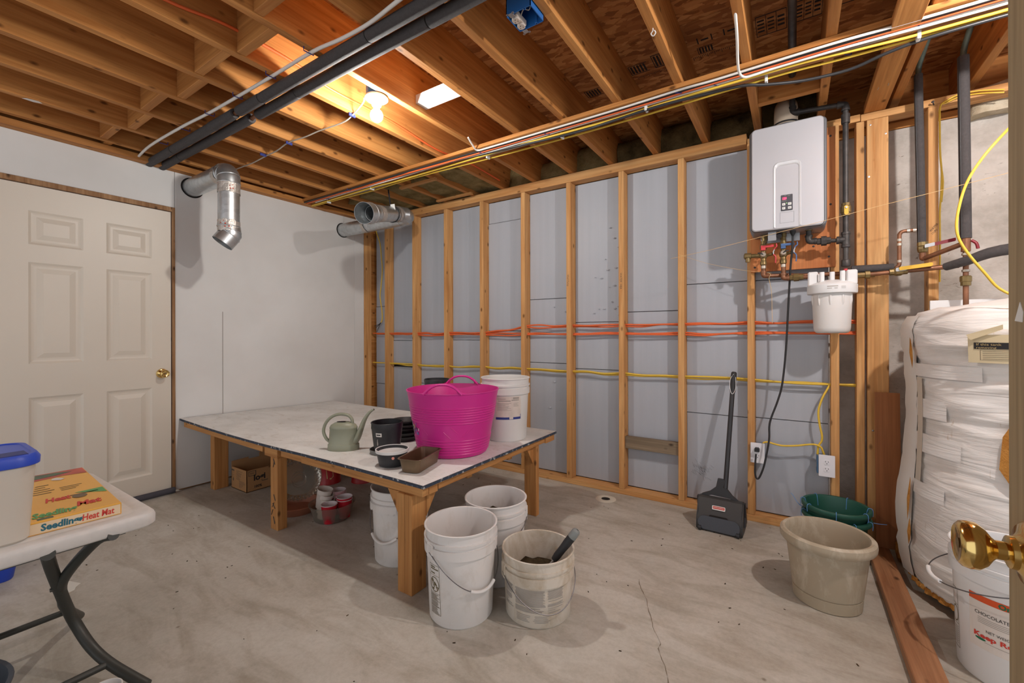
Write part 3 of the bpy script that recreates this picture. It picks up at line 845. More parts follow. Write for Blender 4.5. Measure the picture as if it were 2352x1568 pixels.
# wires along the joists
wc = cable('white_cable', 'thick white cable stapled beside the two dark insulated pipes',
      [(-3.745, 1.05, 2.350), (-3.46, 1.037, 2.362), (-3.0, 1.045, 2.361), (-2.683, 1.062, 2.361), (-2.352, 1.070, 2.361), (-2.043, 1.075, 2.361), (-1.729, 1.078, 2.361), (-1.55, 1.090, 2.354), (-1.376, 1.092, 2.350), (-1.2, 1.078, 2.352), (-.9, 1.06, 2.36)], .0075, M['cab_white'])
for x in (-3.33, -3.0, -2.682, -2.367, -2.047, -1.738):
    add('cable_staple', tube_bm([(x - .004, 1.045, 2.37), (x - .004, 1.045, 2.353), (x, 1.088, 2.353), (x, 1.088, 2.37)], .0025, 5, 0), M['staple_blue'], wc)
lw = cable('lamp_cord', 'thin white lamp cord running from the bare bulb along the joists to the left duct',
      [(-1.872, 1.455, 2.380), (-1.90, 1.468, 2.366), (-2.035, 1.508, 2.362), (-2.15, 1.525, 2.355), (-2.37, 1.520, 2.363), (-2.5, 1.510, 2.356), (-2.682, 1.505, 2.363), (-2.85, 1.52, 2.356), (-3.0, 1.532, 2.363), (-3.2, 1.535, 2.357), (-3.40, 1.53, 2.36), (-3.70, 1.53, 2.36)], .004, M['cab_grey'])
for x in (-2.047, -2.682, -3.0):
    add('cable_staple', box_bm((x - .004, x + .004), (1.49 + .0, 1.53), (2.353, 2.3695), .001), M['staple_blue'], lw)
cable('orange_cable', 'orange cable running along the side of a joist past the bare bulb',
      [(-2.018, -.6, 2.44), (-2.018, .3, 2.435), (-2.018, .64, 2.430), (-2.018, .841, 2.460), (-2.018, 1.009, 2.463), (-2.018, 1.217, 2.452), (-2.018, 1.361, 2.424), (-2.018, 1.769, 2.422), (-2.018, 2.145, 2.395), (-2.018, 2.5, 2.42), (-2.018, 2.9, 2.41)], .0065, M['cab_orange'])

# two insulated pipes hung below the joists
def insulated_pipe(label, y, z, pieces, wraps, seed):
    t = thing('insulated_pipe', label, 'pipe', (-2.3, y, z), group='insulated pipes under the joists')
    add('copper_pipe', cyl_bm((-3.78, y, z), (1.2, y + .02, z), .011, 10), M['copper'], t, smooth=50)
    for a, b, dy in pieces:
        f = lambda x: y + .02 * (x + 3.78) / 5 + dy
        bm = lathe_bm([(.013, 0), (.0245, 0), (.0255, .006), (.0255, (b - a) - .006), (.0245, b - a), (.013, b - a)], 18, M4=axis_matrix((a, f(a), z), (b - a, f(b) - f(a), 0)))
        add('foam_sleeve', bm, M['pipe_foam'], t, smooth=50)
    for x in wraps:
        add('tape_band', lathe_bm([(.0262, -.022), (.0268, -.02), (.0268, .02), (.0262, .022)], 18, M4=axis_matrix((x, y + .02 * (x + 3.78) / 5, z), (1, 0, 0))), M['pipe_foam'], t, smooth=50)
    return t
insulated_pipe('dark foam-insulated pipe nearer the white cable, left of its twin', 1.122, 2.343, [(-3.78, -3.36, 0), (-3.355, -2.80, .001), (-2.79, -2.53, -.001), (-2.49, -2.26, 0), (-2.255, -1.43, .001), (-1.425, .2, 0), (.205, 1.2, 0)], [-2.79], 1)
insulated_pipe('dark foam-insulated pipe nearer the bare bulb, right of its twin', 1.196, 2.343, [(-3.78, -3.45, 0), (-3.445, -2.51, 0), (-2.44, -2.06, .001), (-2.055, -1.17, -.001), (-1.165, .3, 0), (.305, 1.2, 0)], [], 2)
for k, (x, y) in enumerate(((-2.69, 1.06), (-2.36, 1.06), (-2.69, 1.31))):
    pass

# blue double box with one receptacle, nailed to a joist
bx = thing('junction_box', 'open blue plastic electrical box with a loose receptacle, nailed to a joist', 'electrical box', (-.857, 1.405, 2.35))
bb = bmesh.new()
X0, X1, Y0, Y1, Z0, Z1 = -.911, -.803, 1.356, 1.456, 2.350, 2.435
box_bm((X0, X0 + .003), (Y0, Y1), (Z0, Z1), 0, bb); box_bm((X1 - .003, X1), (Y0, Y1), (Z0, Z1), 0, bb)
box_bm((X0, X1), (Y0, Y0 + .003), (Z0, Z1), 0, bb); box_bm((X0, X1), (Y1 - .003, Y1), (Z0, Z1), 0, bb); box_bm((X0, X1), (Y0, Y1), (Z1 - .003, Z1), 0, bb)
for x, y in ((-.885, Y0 + .006), (-.832, Y0 + .006), (-.885, Y1 - .006), (-.832, Y1 - .006)):
    bb = lathe_bm([(.0025, 0), (.005, 0), (.005, .03), (.0025, .03)], 10, bm=bb, center=(x, y, Z0))
add('box_shell', bb, M['box_blue'], bx)
def receptacle(parent, f, mat, straps=True):
    """f maps (u across, v along, w out of the wall) to world"""
    r = None
    out = []
    for s in (-1, 1):
        o = [(u, v + s * .0195) for u, v in [(.0165 * math.cos(a) if abs(math.cos(a)) < .86 else .0142 * (1 if math.cos(a) > 0 else -1), .0145 * math.sin(a)) for a in [2 * PI * k / 28 for k in range(28)]]]
        fc = add('receptacle_face', prism_bm(o, -.006, .0015, f), mat, parent)
        for du, hh in ((-.0062, .0075), (.0062, .0065)):
            add('slot', quad_bm(lambda u, v: f(u, v, .0019), du - .0011, du + .0011, s * .0195 + .001, s * .0195 + .001 + hh), M['ink'], fc)
        add('ground_hole', prism_bm([(.0024 * math.cos(a), s * .0195 - .0065 + .0024 * math.sin(a)) for a in [2 * PI * k / 10 for k in range(10)]], .0012, .0019, f), M['ink'], fc)
    return out
fr = lambda u, v, w: (-.887 + u, 1.408 + v, 2.345 - w)
add('receptacle_body', box_bm((-.902, -.872), (1.372, 1.444), (2.352, 2.374), .003), M['outlet_almond'], bx)
receptacle(bx, fr, M['outlet_almond'])
for s in (-1, 1):
    add('mounting_strap', box_bm((-.897, -.877), (1.408 + s * .052 - .010, 1.408 + s * .052 + .010), (2.3445, 2.3465), .0006), M['steel'], bx)
    for e in (-1, 1):
        add('strap_ear', lathe_bm([(.0022, 0), (.005, 0), (.005, .0015), (.0022, .0015)], 12, center=(-.887 + e * .012, 1.408 + s * .061, 2.3445)), M['steel'], bx)
tube('wire', [(-.872, 1.40, 2.365), (-.85, 1.385, 2.372), (-.83, 1.392, 2.366), (-.815, 1.38, 2.385)], .0022, M['cab_grey'], bx, 6)

# white metal strip between two joists
ws = bmesh.new()
prism_bm([(0, 0), (.08, 0), (.08, .0015), (.0015, .0015), (.0015, .045), (0, .045)], -1.718, -1.432, lambda u, v, w: (w, 1.672 + u, 2.402 + v), ws)
tag(add('metal_bracket', ws, M['white_metal'], None), 'white folded metal strip spanning two joists right of the bare bulb', 'bracket')
# white ring hook in a joist, paper scrap
tag(tube('ring_hook', [(-.468, 1.755, 2.371), (-.468, 1.755, 2.360), (-.476, 1.758, 2.352), (-.468, 1.762, 2.343), (-.458, 1.758, 2.350), (-.462, 1.755, 2.36)], .0022, M['white_clean'], None, 6), 'small white ring hook screwed under a joist', 'hook')
tag(add('paper_scrap', prism_bm([(0, 0), (.05, .01), (.07, .04), (.03, .05), (-.01, .03)], 0, .001, lambda u, v, w: (-3.335 + u * .4, .47 + v * 1.4, 2.3685 - w)), M['paper'], None), 'torn white paper scrap stuck under a joist at the far left', 'paper')

# black iron gas pipe between joists, then the gas drop to the heater
gp = thing('gas_pipe', 'black iron gas pipe dropping down beside the silver water heater', 'pipe', (.236, 2.85, 1.5))
GX, GY = .236, 2.86
for p, q, r in (((.001, -1.2, 2.478), (.001, 2.86, 2.478), .0165), ((.001, GY, 2.478), (.001, GY, 2.372), .0145), ((.001, GY, 2.372), (GX, GY, 2.352), .0128), ((GX, GY, 2.352), (GX, GY, 1.63), .0128), ((GX, GY, 1.66), (GX, GY, 1.51), .0128), ((GX, GY, 1.635), (.075, GY, 1.645), .0108), ((.075, GY, 1.645), (.075, GY, 1.73), .013)):
    add('pipe_length', cyl_bm(p, q, r, 16), M['iron'], gp, smooth=50)
def elbow(p, a, b, r, mat, parent, L=.03, nm='elbow'):
    p = Vector(p); a = Vector(a).normalized(); b = Vector(b).normalized()
    e = add(nm, tube_bm([p + a * L, p + a * L * .45, p + (a + b) * L * .12, p + b * L * .45, p + b * L], r, 14, 4), mat, parent, smooth=60)
    for d in (a, b):
        add('collar', lathe_bm([(r, -.006), (r * 1.14, -.006), (r * 1.16, 0), (r * 1.14, .006), (r, .006)], 16, M4=axis_matrix(p + d * L, d)), mat, e, smooth=50)
    return e
elbow((.001, GY, 2.372), (0, 0, 1), (1, 0, -.08), .0165, M['iron'], gp, .028)
elbow((GX, GY, 2.352), (-1, 0, .08), (0, 0, -1), .0165, M['iron'], gp, .030)
elbow((.075, GY, 1.645), (1, 0, 0), (0, 0, 1), .0160, M['iron'], gp, .030)
for z in (2.285, 2.262): add('coupling', lathe_bm([(.0145, -.012), (.019, -.012), (.0195, 0), (.019, .012), (.0145, .012)], 16, center=(GX, GY, z)), M['iron'], gp, smooth=50)
tee = add('tee', lathe_bm([(.0145, -.04), (.020, -.04), (.021, -.028), (.0185, -.026), (.0185, .026), (.021, .028), (.020, .04), (.0145, .04)], 18, center=(GX, GY, 1.636)), M['iron'], gp, smooth=50)
add('tee_branch', lathe_bm([(.018, 0), (.018, .026), (.0205, .028), (.020, .04), (.013, .04)], 18, M4=axis_matrix((GX, GY, 1.636), (-1, 0, .03))), M['iron'], tee, smooth=50)
un = add('union', lathe_bm([(.013, -.03), (.018, -.03), (.018, -.012), (.026, -.012), (.026, .012), (.020, .012), (.018, .03), (.013, .03)], 8, M4=axis_matrix((.142, GY, 1.641), (1, 0, 0))), M['iron'], gp)
add('drip_cap', lathe_bm([(0, -.018), (.018, -.018), (.021, -.012), (.021, .014), (.018, .018), (.0145, .018)], 18, center=(GX, GY, 1.513)), M['iron'], gp, smooth=50)
vb = add('gas_valve', lathe_bm([(.0145, -.034), (.019, -.034), (.019, -.020), (.023, -.014), (.023, .014), (.019, .020), (.019, .034), (.0145, .034)], 8, center=(GX, GY, 1.795)), M['brass'], gp)
add('valve_lever', prism_bm(rrect(-.009, .009, -.034, .014, .008), 0, .004, lambda u, v, w: (GX + u, GY - .026 - w, 1.797 + v)), M['yellow_lever'], vb)
add('lever_screw', cyl_bm((GX, GY - .022, 1.800), (GX, GY - .034, 1.800), .005, 10), M['steel'], vb)

# ================================================================== DUCTS
def duct_seg(p, q, r, parent, nm='duct_pipe', n=28, mat=None, r2=None, thick=.0012):
    p, q = Vector(p), Vector(q); L = (q - p).length; r2 = r2 or r
    return add(nm, lathe_bm([(r - thick, 0), (r, 0), (r2, L), (r2 - thick, L), (r - thick, 0)], n, M4=axis_matrix(p, q - p)), mat or M['galv'], parent, smooth=40)
def bead(p, d, r, parent, w=.004):
    add('bead', lathe_bm([(r, -w), (r * 1.03, -w * .5), (r * 1.035, 0), (r * 1.03, w * .5), (r, w)], 28, M4=axis_matrix(p, d)), M['galv'], parent, smooth=60)
def tape_wrap(p, d, r, L, parent, seed):
    rr = random.Random(seed); bm = bmesh.new(); n = 28; rings = []
    for k in range(5):
        rings.append([bm.verts.new(((r + rr.uniform(.0012, .004)) * math.cos(2 * PI * i / n), (r + rr.uniform(.0012, .004)) * math.sin(2 * PI * i / n), -L / 2 + L * k / 4 + (rr.uniform(-.006, .006) if k in (0, 4) else 0))) for i in range(n)])
    for A, B in zip(rings, rings[1:]):
        for i in range(n): bm.faces.new((A[i], A[(i + 1) % n], B[(i + 1) % n], B[i]))
    bmesh.ops.transform(bm, matrix=axis_matrix(p, d), verts=bm.verts[:])
    return add('foil_tape', bm, M['foil'], parent)
def duct_elbow(path, r, parent):
    e = add('duct_elbow', tube_open(path, r), M['galv'], parent, smooth=40)
    return e
def tube_open(path, r, n=28):
    bm = bmesh.new(); rings = []; prev = None
    P = [Vector(p) for p in path]
    for i, p in enumerate(P):
        t = (P[min(i + 1, len(P) - 1)] - P[max(i - 1, 0)]).normalized()
        if prev is None:
            a = t.cross(Vector((0, 0, 1)) if abs(t.z) < .9 else Vector((1, 0, 0))).normalized()
        else: a = (prev - t * prev.dot(t)).normalized()
        prev = a; b = t.cross(a)
        rings.append([bm.verts.new(p + a * r * math.cos(2 * PI * k / n) + b * r * math.sin(2 * PI * k / n)) for k in range(n)])
    for A, B in zip(rings, rings[1:]):
        for k in range(n): bm.faces.new((A[k], A[(k + 1) % n], B[(k + 1) % n], B[k]))
    return bm
R1 = .064
dt = thing('vent_duct', 'galvanised vent duct from the white wall, bent straight down beside the door', 'duct', (-3.2, 1.384, 2.0))
duct_seg((XL - .03, 1.380, 2.243), (-3.262, 1.382, 2.246), R1, dt)
add('wall_hole', lathe_bm([(R1 - .002, .0008), (.074, .0012)], 28, M4=axis_matrix((XL, 1.380, 2.243), (1, 0, 0))), M['dark_void'], dt)
ez = 2.246
duct_elbow([(-3.27, 1.382, ez), (-3.245, 1.382, ez), (-3.222, 1.383, ez - .007), (-3.204, 1.384, ez - .025), (-3.198, 1.384, ez - .05), (-3.198, 1.384, ez - .08)], R1 + .003, dt)
for p, d in (((-3.262, 1.382, ez), (1, 0, 0)), ((-3.226, 1.383, ez - .008), (1, 0, -.5)), ((-3.201, 1.384, ez - .035), (.25, 0, -1)), ((-3.198, 1.384, ez - .078), (0, 0, -1))): bead(p, d, R1 + .003, dt)
duct_seg((-3.198, 1.384, ez - .075), (-3.200, 1.384, 1.845), R1, dt)
for k, (zz, L) in enumerate(((2.135, .07), (1.875, .075))):
    tp = tape_wrap((-3.199, 1.384, zz), (0, 0, 1), R1, L, dt, 5 + k)
    rr = random.Random(40 + k)
    pb = bmesh.new()
    for i in range(9):
        a = rad(-90 + rr.uniform(-75, 90)); z = zz + rr.uniform(-.024, .024); w = rr.uniform(.05, .14); h = rr.uniform(.004, .010)
        quad_bm(lambda u, v: (-3.199 + (R1 + .0046) * math.cos(u), 1.384 + (R1 + .0046) * math.sin(u), v), a, a + w, z, z + h, 3, pb)
    add('tape_print', pb, M['foil_red'], tp)
tape_wrap((-3.30, 1.382, ez), (1, 0, 0), R1, .05, dt, 9)
dd = Vector((-.185, -.54, -.82)).normalized()
b0 = Vector((-3.200, 1.384, 1.862))
m0 = b0 + Vector((.004, .010, -.034))
duct_elbow([b0 + Vector((0, 0, .03)), b0, b0 + Vector((.002, .006, -.016)), m0, m0 + dd * .03], R1 + .003, dt)
bead(b0 + Vector((0, 0, .012)), (0, 0, 1), R1 + .004, dt); bead(m0 + dd * .012, dd, R1 + .005, dt); bead(b0 + Vector((.002, .005, -.016)), (0, -.2, -1), R1 + .004, dt)
duct_seg(m0 + dd * .015, m0 + dd * .085, R1 + .004, dt, 'duct_outlet')
add('barcode_label', quad_bm(lambda u, v: (-3.25 + u, 1.382 - (R1 + .0042) * math.cos(v), ez + (R1 + .0042) * math.sin(v)), 0, .022, .35, .85, 1), M['paper'], dt)
bcb = bmesh.new()
for k in range(6):
    quad_bm(lambda u, v: (-3.25 + u, 1.382 - (R1 + .0048) * math.cos(v), ez + (R1 + .0048) * math.sin(v)), .003 + .003 * k, .0045 + .003 * k, .42, .62, 1, bcb)
add('barcode_bars', bcb, M['ink'], dt)

dw = thing('vent_duct', 'galvanised vent duct strapped in the corner, doubled back with a wide open mouth', 'duct', (-3.0, 2.5, 2.2))
duct_seg((XL - .03, 2.665, 2.186), (-2.935, 2.678, 2.180), R1, dw)
add('wall_hole', lathe_bm([(R1 - .002, .0008), (.072, .0012)], 28, M4=axis_matrix((XL, 2.665, 2.186), (1, 0, 0))), M['dark_void'], dw)
tape_wrap((-3.40, 2.668, 2.183), (1, 0, 0), R1, .045, dw, 21)
q0, q1 = Vector((-2.875, 2.615, 2.195)), Vector((-2.665, 2.065, 2.045))
ax = (q1 - q0).normalized()
duct_elbow([(-2.95, 2.678, 2.18), (-2.90, 2.678, 2.182), (-2.862, 2.670, 2.187), (-2.850, 2.645, 2.192), q0 + ax * .02, q0 + ax * .07], R1 + .002, dw)
bead((-2.93, 2.678, 2.181), (1, 0, 0), R1 + .003, dw); bead(q0 + ax * .05, ax, R1 + .003, dw); bead((-2.862, 2.662, 2.19), (.6, -.7, 0), R1 + .003, dw)
duct_seg(q0 + ax * .05, q1 - ax * .17, R1, dw)
tape_wrap(q0 + ax * .09, ax, R1, .06, dw, 22); tape_wrap(q1 - ax * .20, ax, R1, .09, dw, 23)
duct_seg(q1 - ax * .18, q1 - ax * .085, R1 + .002, dw, 'reducer', r2=.080)
bead(q1 - ax * .15, ax, R1 + .006, dw)
duct_seg(q1 - ax * .085, q1, .080, dw, 'duct_mouth')
bead(q1 - ax * .082, ax, .080, dw)
duct_seg(q1 - ax * .19, q1 - ax * .12, R1 - .006, dw, 'inner_sleeve')
sp = q0 + ax * .16
dstrap = bmesh.new()
ring = [sp + (Vector((1, 0, 0)) - ax * ax.x).normalized() * (R1 + .003) * math.cos(a) + ax.cross((Vector((1, 0, 0)) - ax * ax.x).normalized()) * (R1 + .003) * math.sin(a) for a in [2 * PI * k / 24 for k in range(25)]]
tube_bm(ring, .006, 6, 0, dstrap, .4)
top = max(ring, key=lambda p: p.z)
tube_bm([top, top + Vector((-.02, .01, .05)), (top.x - .05, top.y + .02, 2.372)], .006, 6, 3, dstrap, .4)
tag(add('duct_strap', dstrap, M['black_pl'], None, smooth=60), 'black strap holding the corner duct up to a joist', 'strap')
tgp = add('strap_tag', box_bm((-.018, .018), (-.0008, .0008), (-.03, .03), .0005, None, Matrix.Translation(sp + Vector((.055, -.040, .035))) @ Matrix.Rotation(rad(30), 4, 'Z') @ Matrix.Rotation(rad(-8), 4, 'Y')), M['tag_white'], bpy.data.objects['duct_strap'])

# ================================================================== WORK BENCH
BZ = .5
be = thing('work_bench', 'low wooden bench with a white painted board top against the white wall', 'bench', (-2.54, 1.94, 0))
BX0, BX1, BY0, BY1 = -3.757, -1.316, 1.318, 2.548
tp = bmesh.new()
NX, NY = 40, 20
def lift(x): return .034 * (max(0, -2.45 - x) / 1.30) ** 1.6
def sag(x, y): return BZ - .003 - .004 * math.sin((x + 3.7) * 2.6) * (1 - (y - BY0) / 1.3) + lift(x) * max(0, 1 - (y - BY0) / 1.1)
def fy(x): return BY0 - .7 * lift(x)
grid = [[tp.verts.new((BX0 + (BX1 - BX0) * i / NX, fy(BX0 + (BX1 - BX0) * i / NX) + (BY1 - fy(BX0 + (BX1 - BX0) * i / NX)) * j / NY, sag(BX0 + (BX1 - BX0) * i / NX, BY0 + (BY1 - BY0) * j / NY))) for j in range(NY + 1)] for i in range(NX + 1)]
for i in range(NX):
    for j in range(NY): tp.faces.new((grid[i][j], grid[i + 1][j], grid[i + 1][j + 1], grid[i][j + 1]))
add('bench_top', tp, M['benchtop'], be, smooth=180)
eb = bmesh.new()
per = [grid[i][0].co.copy() if False else None for i in range(0)]
def edge_strip(pts, out):
    A = [eb.verts.new((p[0], p[1], p[2])) for p in pts]
    B = [eb.verts.new((p[0] + out[0] * .001, p[1] + out[1] * .001, p[2] - .014)) for p in pts]
    for k in range(len(pts) - 1): eb.faces.new((A[k], A[k + 1], B[k + 1], B[k]))
rnd = random.Random(3)
lin = lambda a, b, n: [a + (b - a) * k / n for k in range(n + 1)]
edge_strip([(x, fy(x), sag(x, BY0) - rnd.uniform(0, .0015)) for x in lin(BX0, BX1, 60)], (0, -1))
edge_strip([(BX1, y, sag(BX1, y) - rnd.uniform(0, .0015)) for y in lin(BY0, BY1, 40)], (1, 0))
edge_strip([(x, BY1, sag(x, BY1)) for x in lin(BX1, BX0, 30)], (0, 1))
edge_strip([(BX0, y, sag(BX0, y)) for y in lin(BY1, BY0, 10)], (-1, 0))
add('top_edge', eb, M['chipped'], be)
add('top_underside', box_bm((BX0 + .004, BX1 - .004), (BY0 + .004, BY1 - .004), (.478, .4825), 0), M['bench_x'], be)
AZ = (.438, .4795)
def board(x, y, z, ax, nm='apron_board'): return box(nm, x, y, z, M['bench_' + ax], be, bev=.002)
add('apron_board', prism_bm([(-3.73, .440 + lift(-3.73) - .003), (-3.2, .440 + lift(-3.2) - .002), (-2.665, .440), (-2.665, .4795), (-3.2, .4795 + lift(-3.2) - .002), (-3.73, .4795 + lift(-3.73) - .003)], 0, .038, lambda u, v, w: (u, fy(u) + .017 + w, v)), M['bench_x'], be)
board((-2.640, -2.500), (1.332, 1.371), (.424, .4795), 'x')
board((-2.470, -2.262), (1.338, 1.376), (.440, .4795), 'x'); board((-2.258, -1.335), (1.334, 1.372), (.438, .4795), 'x')
board((-1.3735, -1.335), (1.374, 1.43), (.438, .4795), 'y'); board((-1.372, -1.336), (1.435, 2.42), (.444, .4795), 'y'); board((-1.38, -1.325), (2.425, 2.535), (.440, .4795), 'y')
board((-3.73, -1.40), (2.50, 2.538), (.440, .4795), 'x')
for y in (1.72, 2.10): board((-3.73, -1.40), (y, y + .038), (.400, .4775), 'x', 'cross_joist')
def leg(parts):
    for x, y in parts: board(x, y, (.0, .4375), 'z', 'bench_leg')
leg([((-1.476, -1.433), (1.320, 1.409)), ((-1.432, -1.388), (1.320, 1.409))])
board((-2.583, -2.506), (1.338, 1.395), (0, .4235), 'z', 'bench_leg')
board((-3.625, -3.562), (1.440, 1.535), (0, .455), 'z', 'bench_leg')
board((-1.432, -1.346), (2.328, 2.366), (0, .443), 'z', 'bench_leg')
board((-3.627, -3.537), (2.40, 2.49), (0, .4385), 'z', 'bench_leg'); board((-2.61, -2.52), (2.40, 2.49), (0, .4385), 'z', 'bench_leg')
def gusset(f, parent=be): return add('gusset', prism_bm([(0, 0), (.078, .0), (.0, -.115)], -.018, .018, f), M['bench_z'], parent)
gusset(lambda u, v, w: (-1.477 - u, 1.352 + w, .4365 + v)); gusset(lambda u, v, w: (-1.405 + w, 1.410 + u, .4365 + v))
gusset(lambda u, v, w: (-1.385 + w, 2.327 - u, .4425 + v))
nl = bmesh.new()
for z0, s in ((.40, 1), (.385, -1), (.19, 1), (.145, -1), (.14, 1), (.10, -1), (.06, 1), (.055, 1)):
    a = .6 * s + rnd.uniform(-.25, .25)
    x = -2.545 + rnd.uniform(-.018, .018)
    tube_bm([(x - .016 * math.sin(a), 1.3365, z0 + .02 * math.cos(a)), (x + .016 * math.sin(a), 1.3365, z0 - .02 * math.cos(a))], .0022, 4, 0, nl)
add('bent_nail', nl, M['iron'], be, kind='stuff')

# ================================================================== BUCKETS
def bucket(label, x, y, z0, h, R, mat, ears, bail=None, gripmat=None, group=None, name='bucket', cover=None, soil=None, rb=None):
    t = thing(name, label, 'bucket', (x, y, z0), group=group)
    rb = rb or R * .862
    ri = R - .006
    rr = lambda z: rb + (ri - rb) * z / h
    s0, s1, s2, s3 = h - .098, h - .062, h - .050, h - .040
    prof = [(0, .004), (rb - .012, .004), (rb - .006, 0), (rb, .008), (rr(s0), s0), (rr(s0) + .009, s0 + .001), (rr(s1) + .009, s1), (rr(s1) + .002, s1 + .001),
            (rr(s2) + .002, s2 - .001), (rr(s2) + .0085, s2), (rr(s3) + .0085, s3), (rr(s3) + .001, s3 + .001), (rr(h - .008) + .001, h - .009), (R, h - .007), (R + .0005, h - .002), (R - .003, h), (R - .0075, h - .002),
            (rr(h - .01) - .003, h - .012), (rb - .004, .009), (0, .007)]
    body = add('bucket_body', lathe_bm(prof, 64), mat, t, local=True, smooth=50)
    if ears is not None:
        ec = h - .080
        E = []
        for a in (rad(ears), rad(ears + 180)):
            re = rr(ec) + .009
            Mx = Matrix.Rotation(a, 4, 'Z') @ Matrix.Translation((re, 0, ec))
            ear = box_bm((-.006, .004), (-.020, .020), (-.022, .034), .003, None, Mx)
            add('handle_ear', ear, mat, t, local=True)
            E.append(Vector(((re + .006) * math.cos(a), (re + .006) * math.sin(a), ec)))
        if bail:
            ca, drop, out, gw = bail
            pts = []
            N = 24
            for k in range(N + 1):
                th = rad(ears) + (PI * k / N) * (1 if math.sin(rad(ca - ears)) > 0 else -1)
                s = math.sin(PI * k / N)
                zz = ec - drop * (s ** 1.3)
                rrr = rr(max(zz, 0.01)) + .011 + out * s + (.002 if s > .05 else 0)
                if s < .35: rrr = max(rrr, rr(ec) + .013)
                pts.append(Vector((rrr * math.cos(th), rrr * math.sin(th), zz)))
            b = add('bail_wire', tube_bm(pts, .0019, 6, 2), M['wire'], t, local=True, smooth=60)
            if gripmat:
                i0 = int(N * (.5 - gw)); i1 = int(N * (.5 + gw)) + 1
                add('grip', tube_bm(pts[i0:i1 + 1], .0068, 10, 2), gripmat, b, local=True, smooth=60)
    if soil is not None:
        zs, seed = soil
        bm = bmesh.new(); c = bm.verts.new((0, 0, zs)); prev = None
        rings = []
        for k in range(1, 9):
            r = (rr(zs) - .005) * k / 8
            rings.append([bm.verts.new((r * math.cos(2 * PI * i / 30), r * math.sin(2 * PI * i / 30), zs + .03 * mnoise.noise(Vector((r * 22 * math.cos(2 * PI * i / 30), r * 22 * math.sin(2 * PI * i / 30), seed))))) for i in range(30)])
        for i in range(30): bm.faces.new((c, rings[0][i], rings[0][(i + 1) % 30]))
        for A, B in zip(rings, rings[1:]):
            for i in range(30): bm.faces.new((A[i], B[i], B[(i + 1) % 30], A[(i + 1) % 30]))
        add('soil', bm, M['soil'], t, local=True, smooth=60)
    return t, rr
def cylmap(rr, a0, eps=.0006):
    """(u,v) in metres on the bucket side; u grows to the right as seen from outside"""
    def f(u, v):
        r = rr(v) + eps
        a = a0 + u / r
        return (r * math.cos(a), r * math.sin(a), v)
    return f

t, rr = bucket('clean white bucket at the near corner of the bench, printed with a drowning warning', -1.153, 1.373, 0, .37, .15, M['bucket'], -104, (-14, .145, .004, .11), M['white_pl'])
f = cylmap(rr, rad(-50 - 62))
L = bmesh.new()
for (u0, u1, v0, v1) in ((0, .058, .045, .0465), (0, .058, .2385, .24), (0, .0014, .045, .24), (.0566, .058, .045, .24), (0, .058, .198, .199), (0, .058, .128, .129), (0, .058, .098, .099), (0, .058, .075, .076)):
    quad_bm(f, u0, u1, v0, v1, 4, L)
r_ = random.Random(8)
for v in [.231, .223, .207]:
    quad_bm(f, .008, .008 + r_.uniform(.022, .046), v - .0022, v + .0022, 4, L)
for v in [.123 - .0042 * k for k in range(6)] + [.094 - .0042 * k for k in range(5)] + [.071 - .0042 * k for k in range(6)]:
    quad_bm(f, .005, .005 + r_.uniform(.034, .048), v - .0009, v + .0009, 4, L)
cx, cy, rc = .029, .163, .026
for k in range(30):
    a, b2 = 2 * PI * k / 30, 2 * PI * (k + 1) / 30
    L.faces.new([L.verts.new(f(cx + rc * q * math.cos(w), cy + 1.12 * rc * q * math.sin(w))) for q, w in ((1, a), (1, b2), (.9, b2), (.9, a))])
def blob(pts): L.faces.new([L.verts.new(f(cx + p[0], cy + p[1])) for p in pts])
blob([(-.012 + .007 * math.cos(2 * PI * k / 10), .013 + .007 * math.sin(2 * PI * k / 10)) for k in range(10)])
blob([(-.006, .010), (.006, .008), (.014, .0), (.012, -.006), (.002, -.002), (-.006, .004)])
blob([(.010, -.004), (.022, -.008), (.022, -.012), (.008, -.009)])
blob([(-.004, .004), (-.002, -.012), (.002, -.012), (.002, .002)]); blob([(-.016, .004), (-.008, -.010), (-.005, -.008), (-.012, .006)])
blob([(-.014, -.014), (-.002, -.014), (-.003, -.022), (-.013, -.022)]); blob([(.016, -.02), (.019, -.017), (-.018, .021), (-.02, .018)])
add('warning_print', L, M['ink_olive'], t, local=True)

t, rr = bucket('short grimy bucket with faded grey print, holding soil and a trowel', -.890, 1.553, 0, .262, .150, M['bucket_dirty'], -128, (-38, .115, .003, .1), None, soil=(.142, 4.2), rb=.134)
f = cylmap(rr, rad(-60)); L = bmesh.new(); r_ = random.Random(4)
for a0, a1 in ((-.098, .030), (.037, .112), (-.165, -.108)):
    for k in range(22):
        v = .152 - k * .0041
        if r_.random() < .14: continue
        quad_bm(f, a0 + r_.uniform(0, .004), a1 - r_.uniform(0, .012 + (.03 if k > 15 else 0)), v - .0015, v + .0013, 10, L)
for a0, a1 in ((-.10, -.03), (-.02, .05)):
    for k in range(5): quad_bm(f, a0 + r_.uniform(0, .01), a1 - r_.uniform(0, .02), .052 - k * .006 - .0012, .052 - k * .006 + .0012, 6, L)
add('faded_print', L, M['ink_grey'], t, local=True)

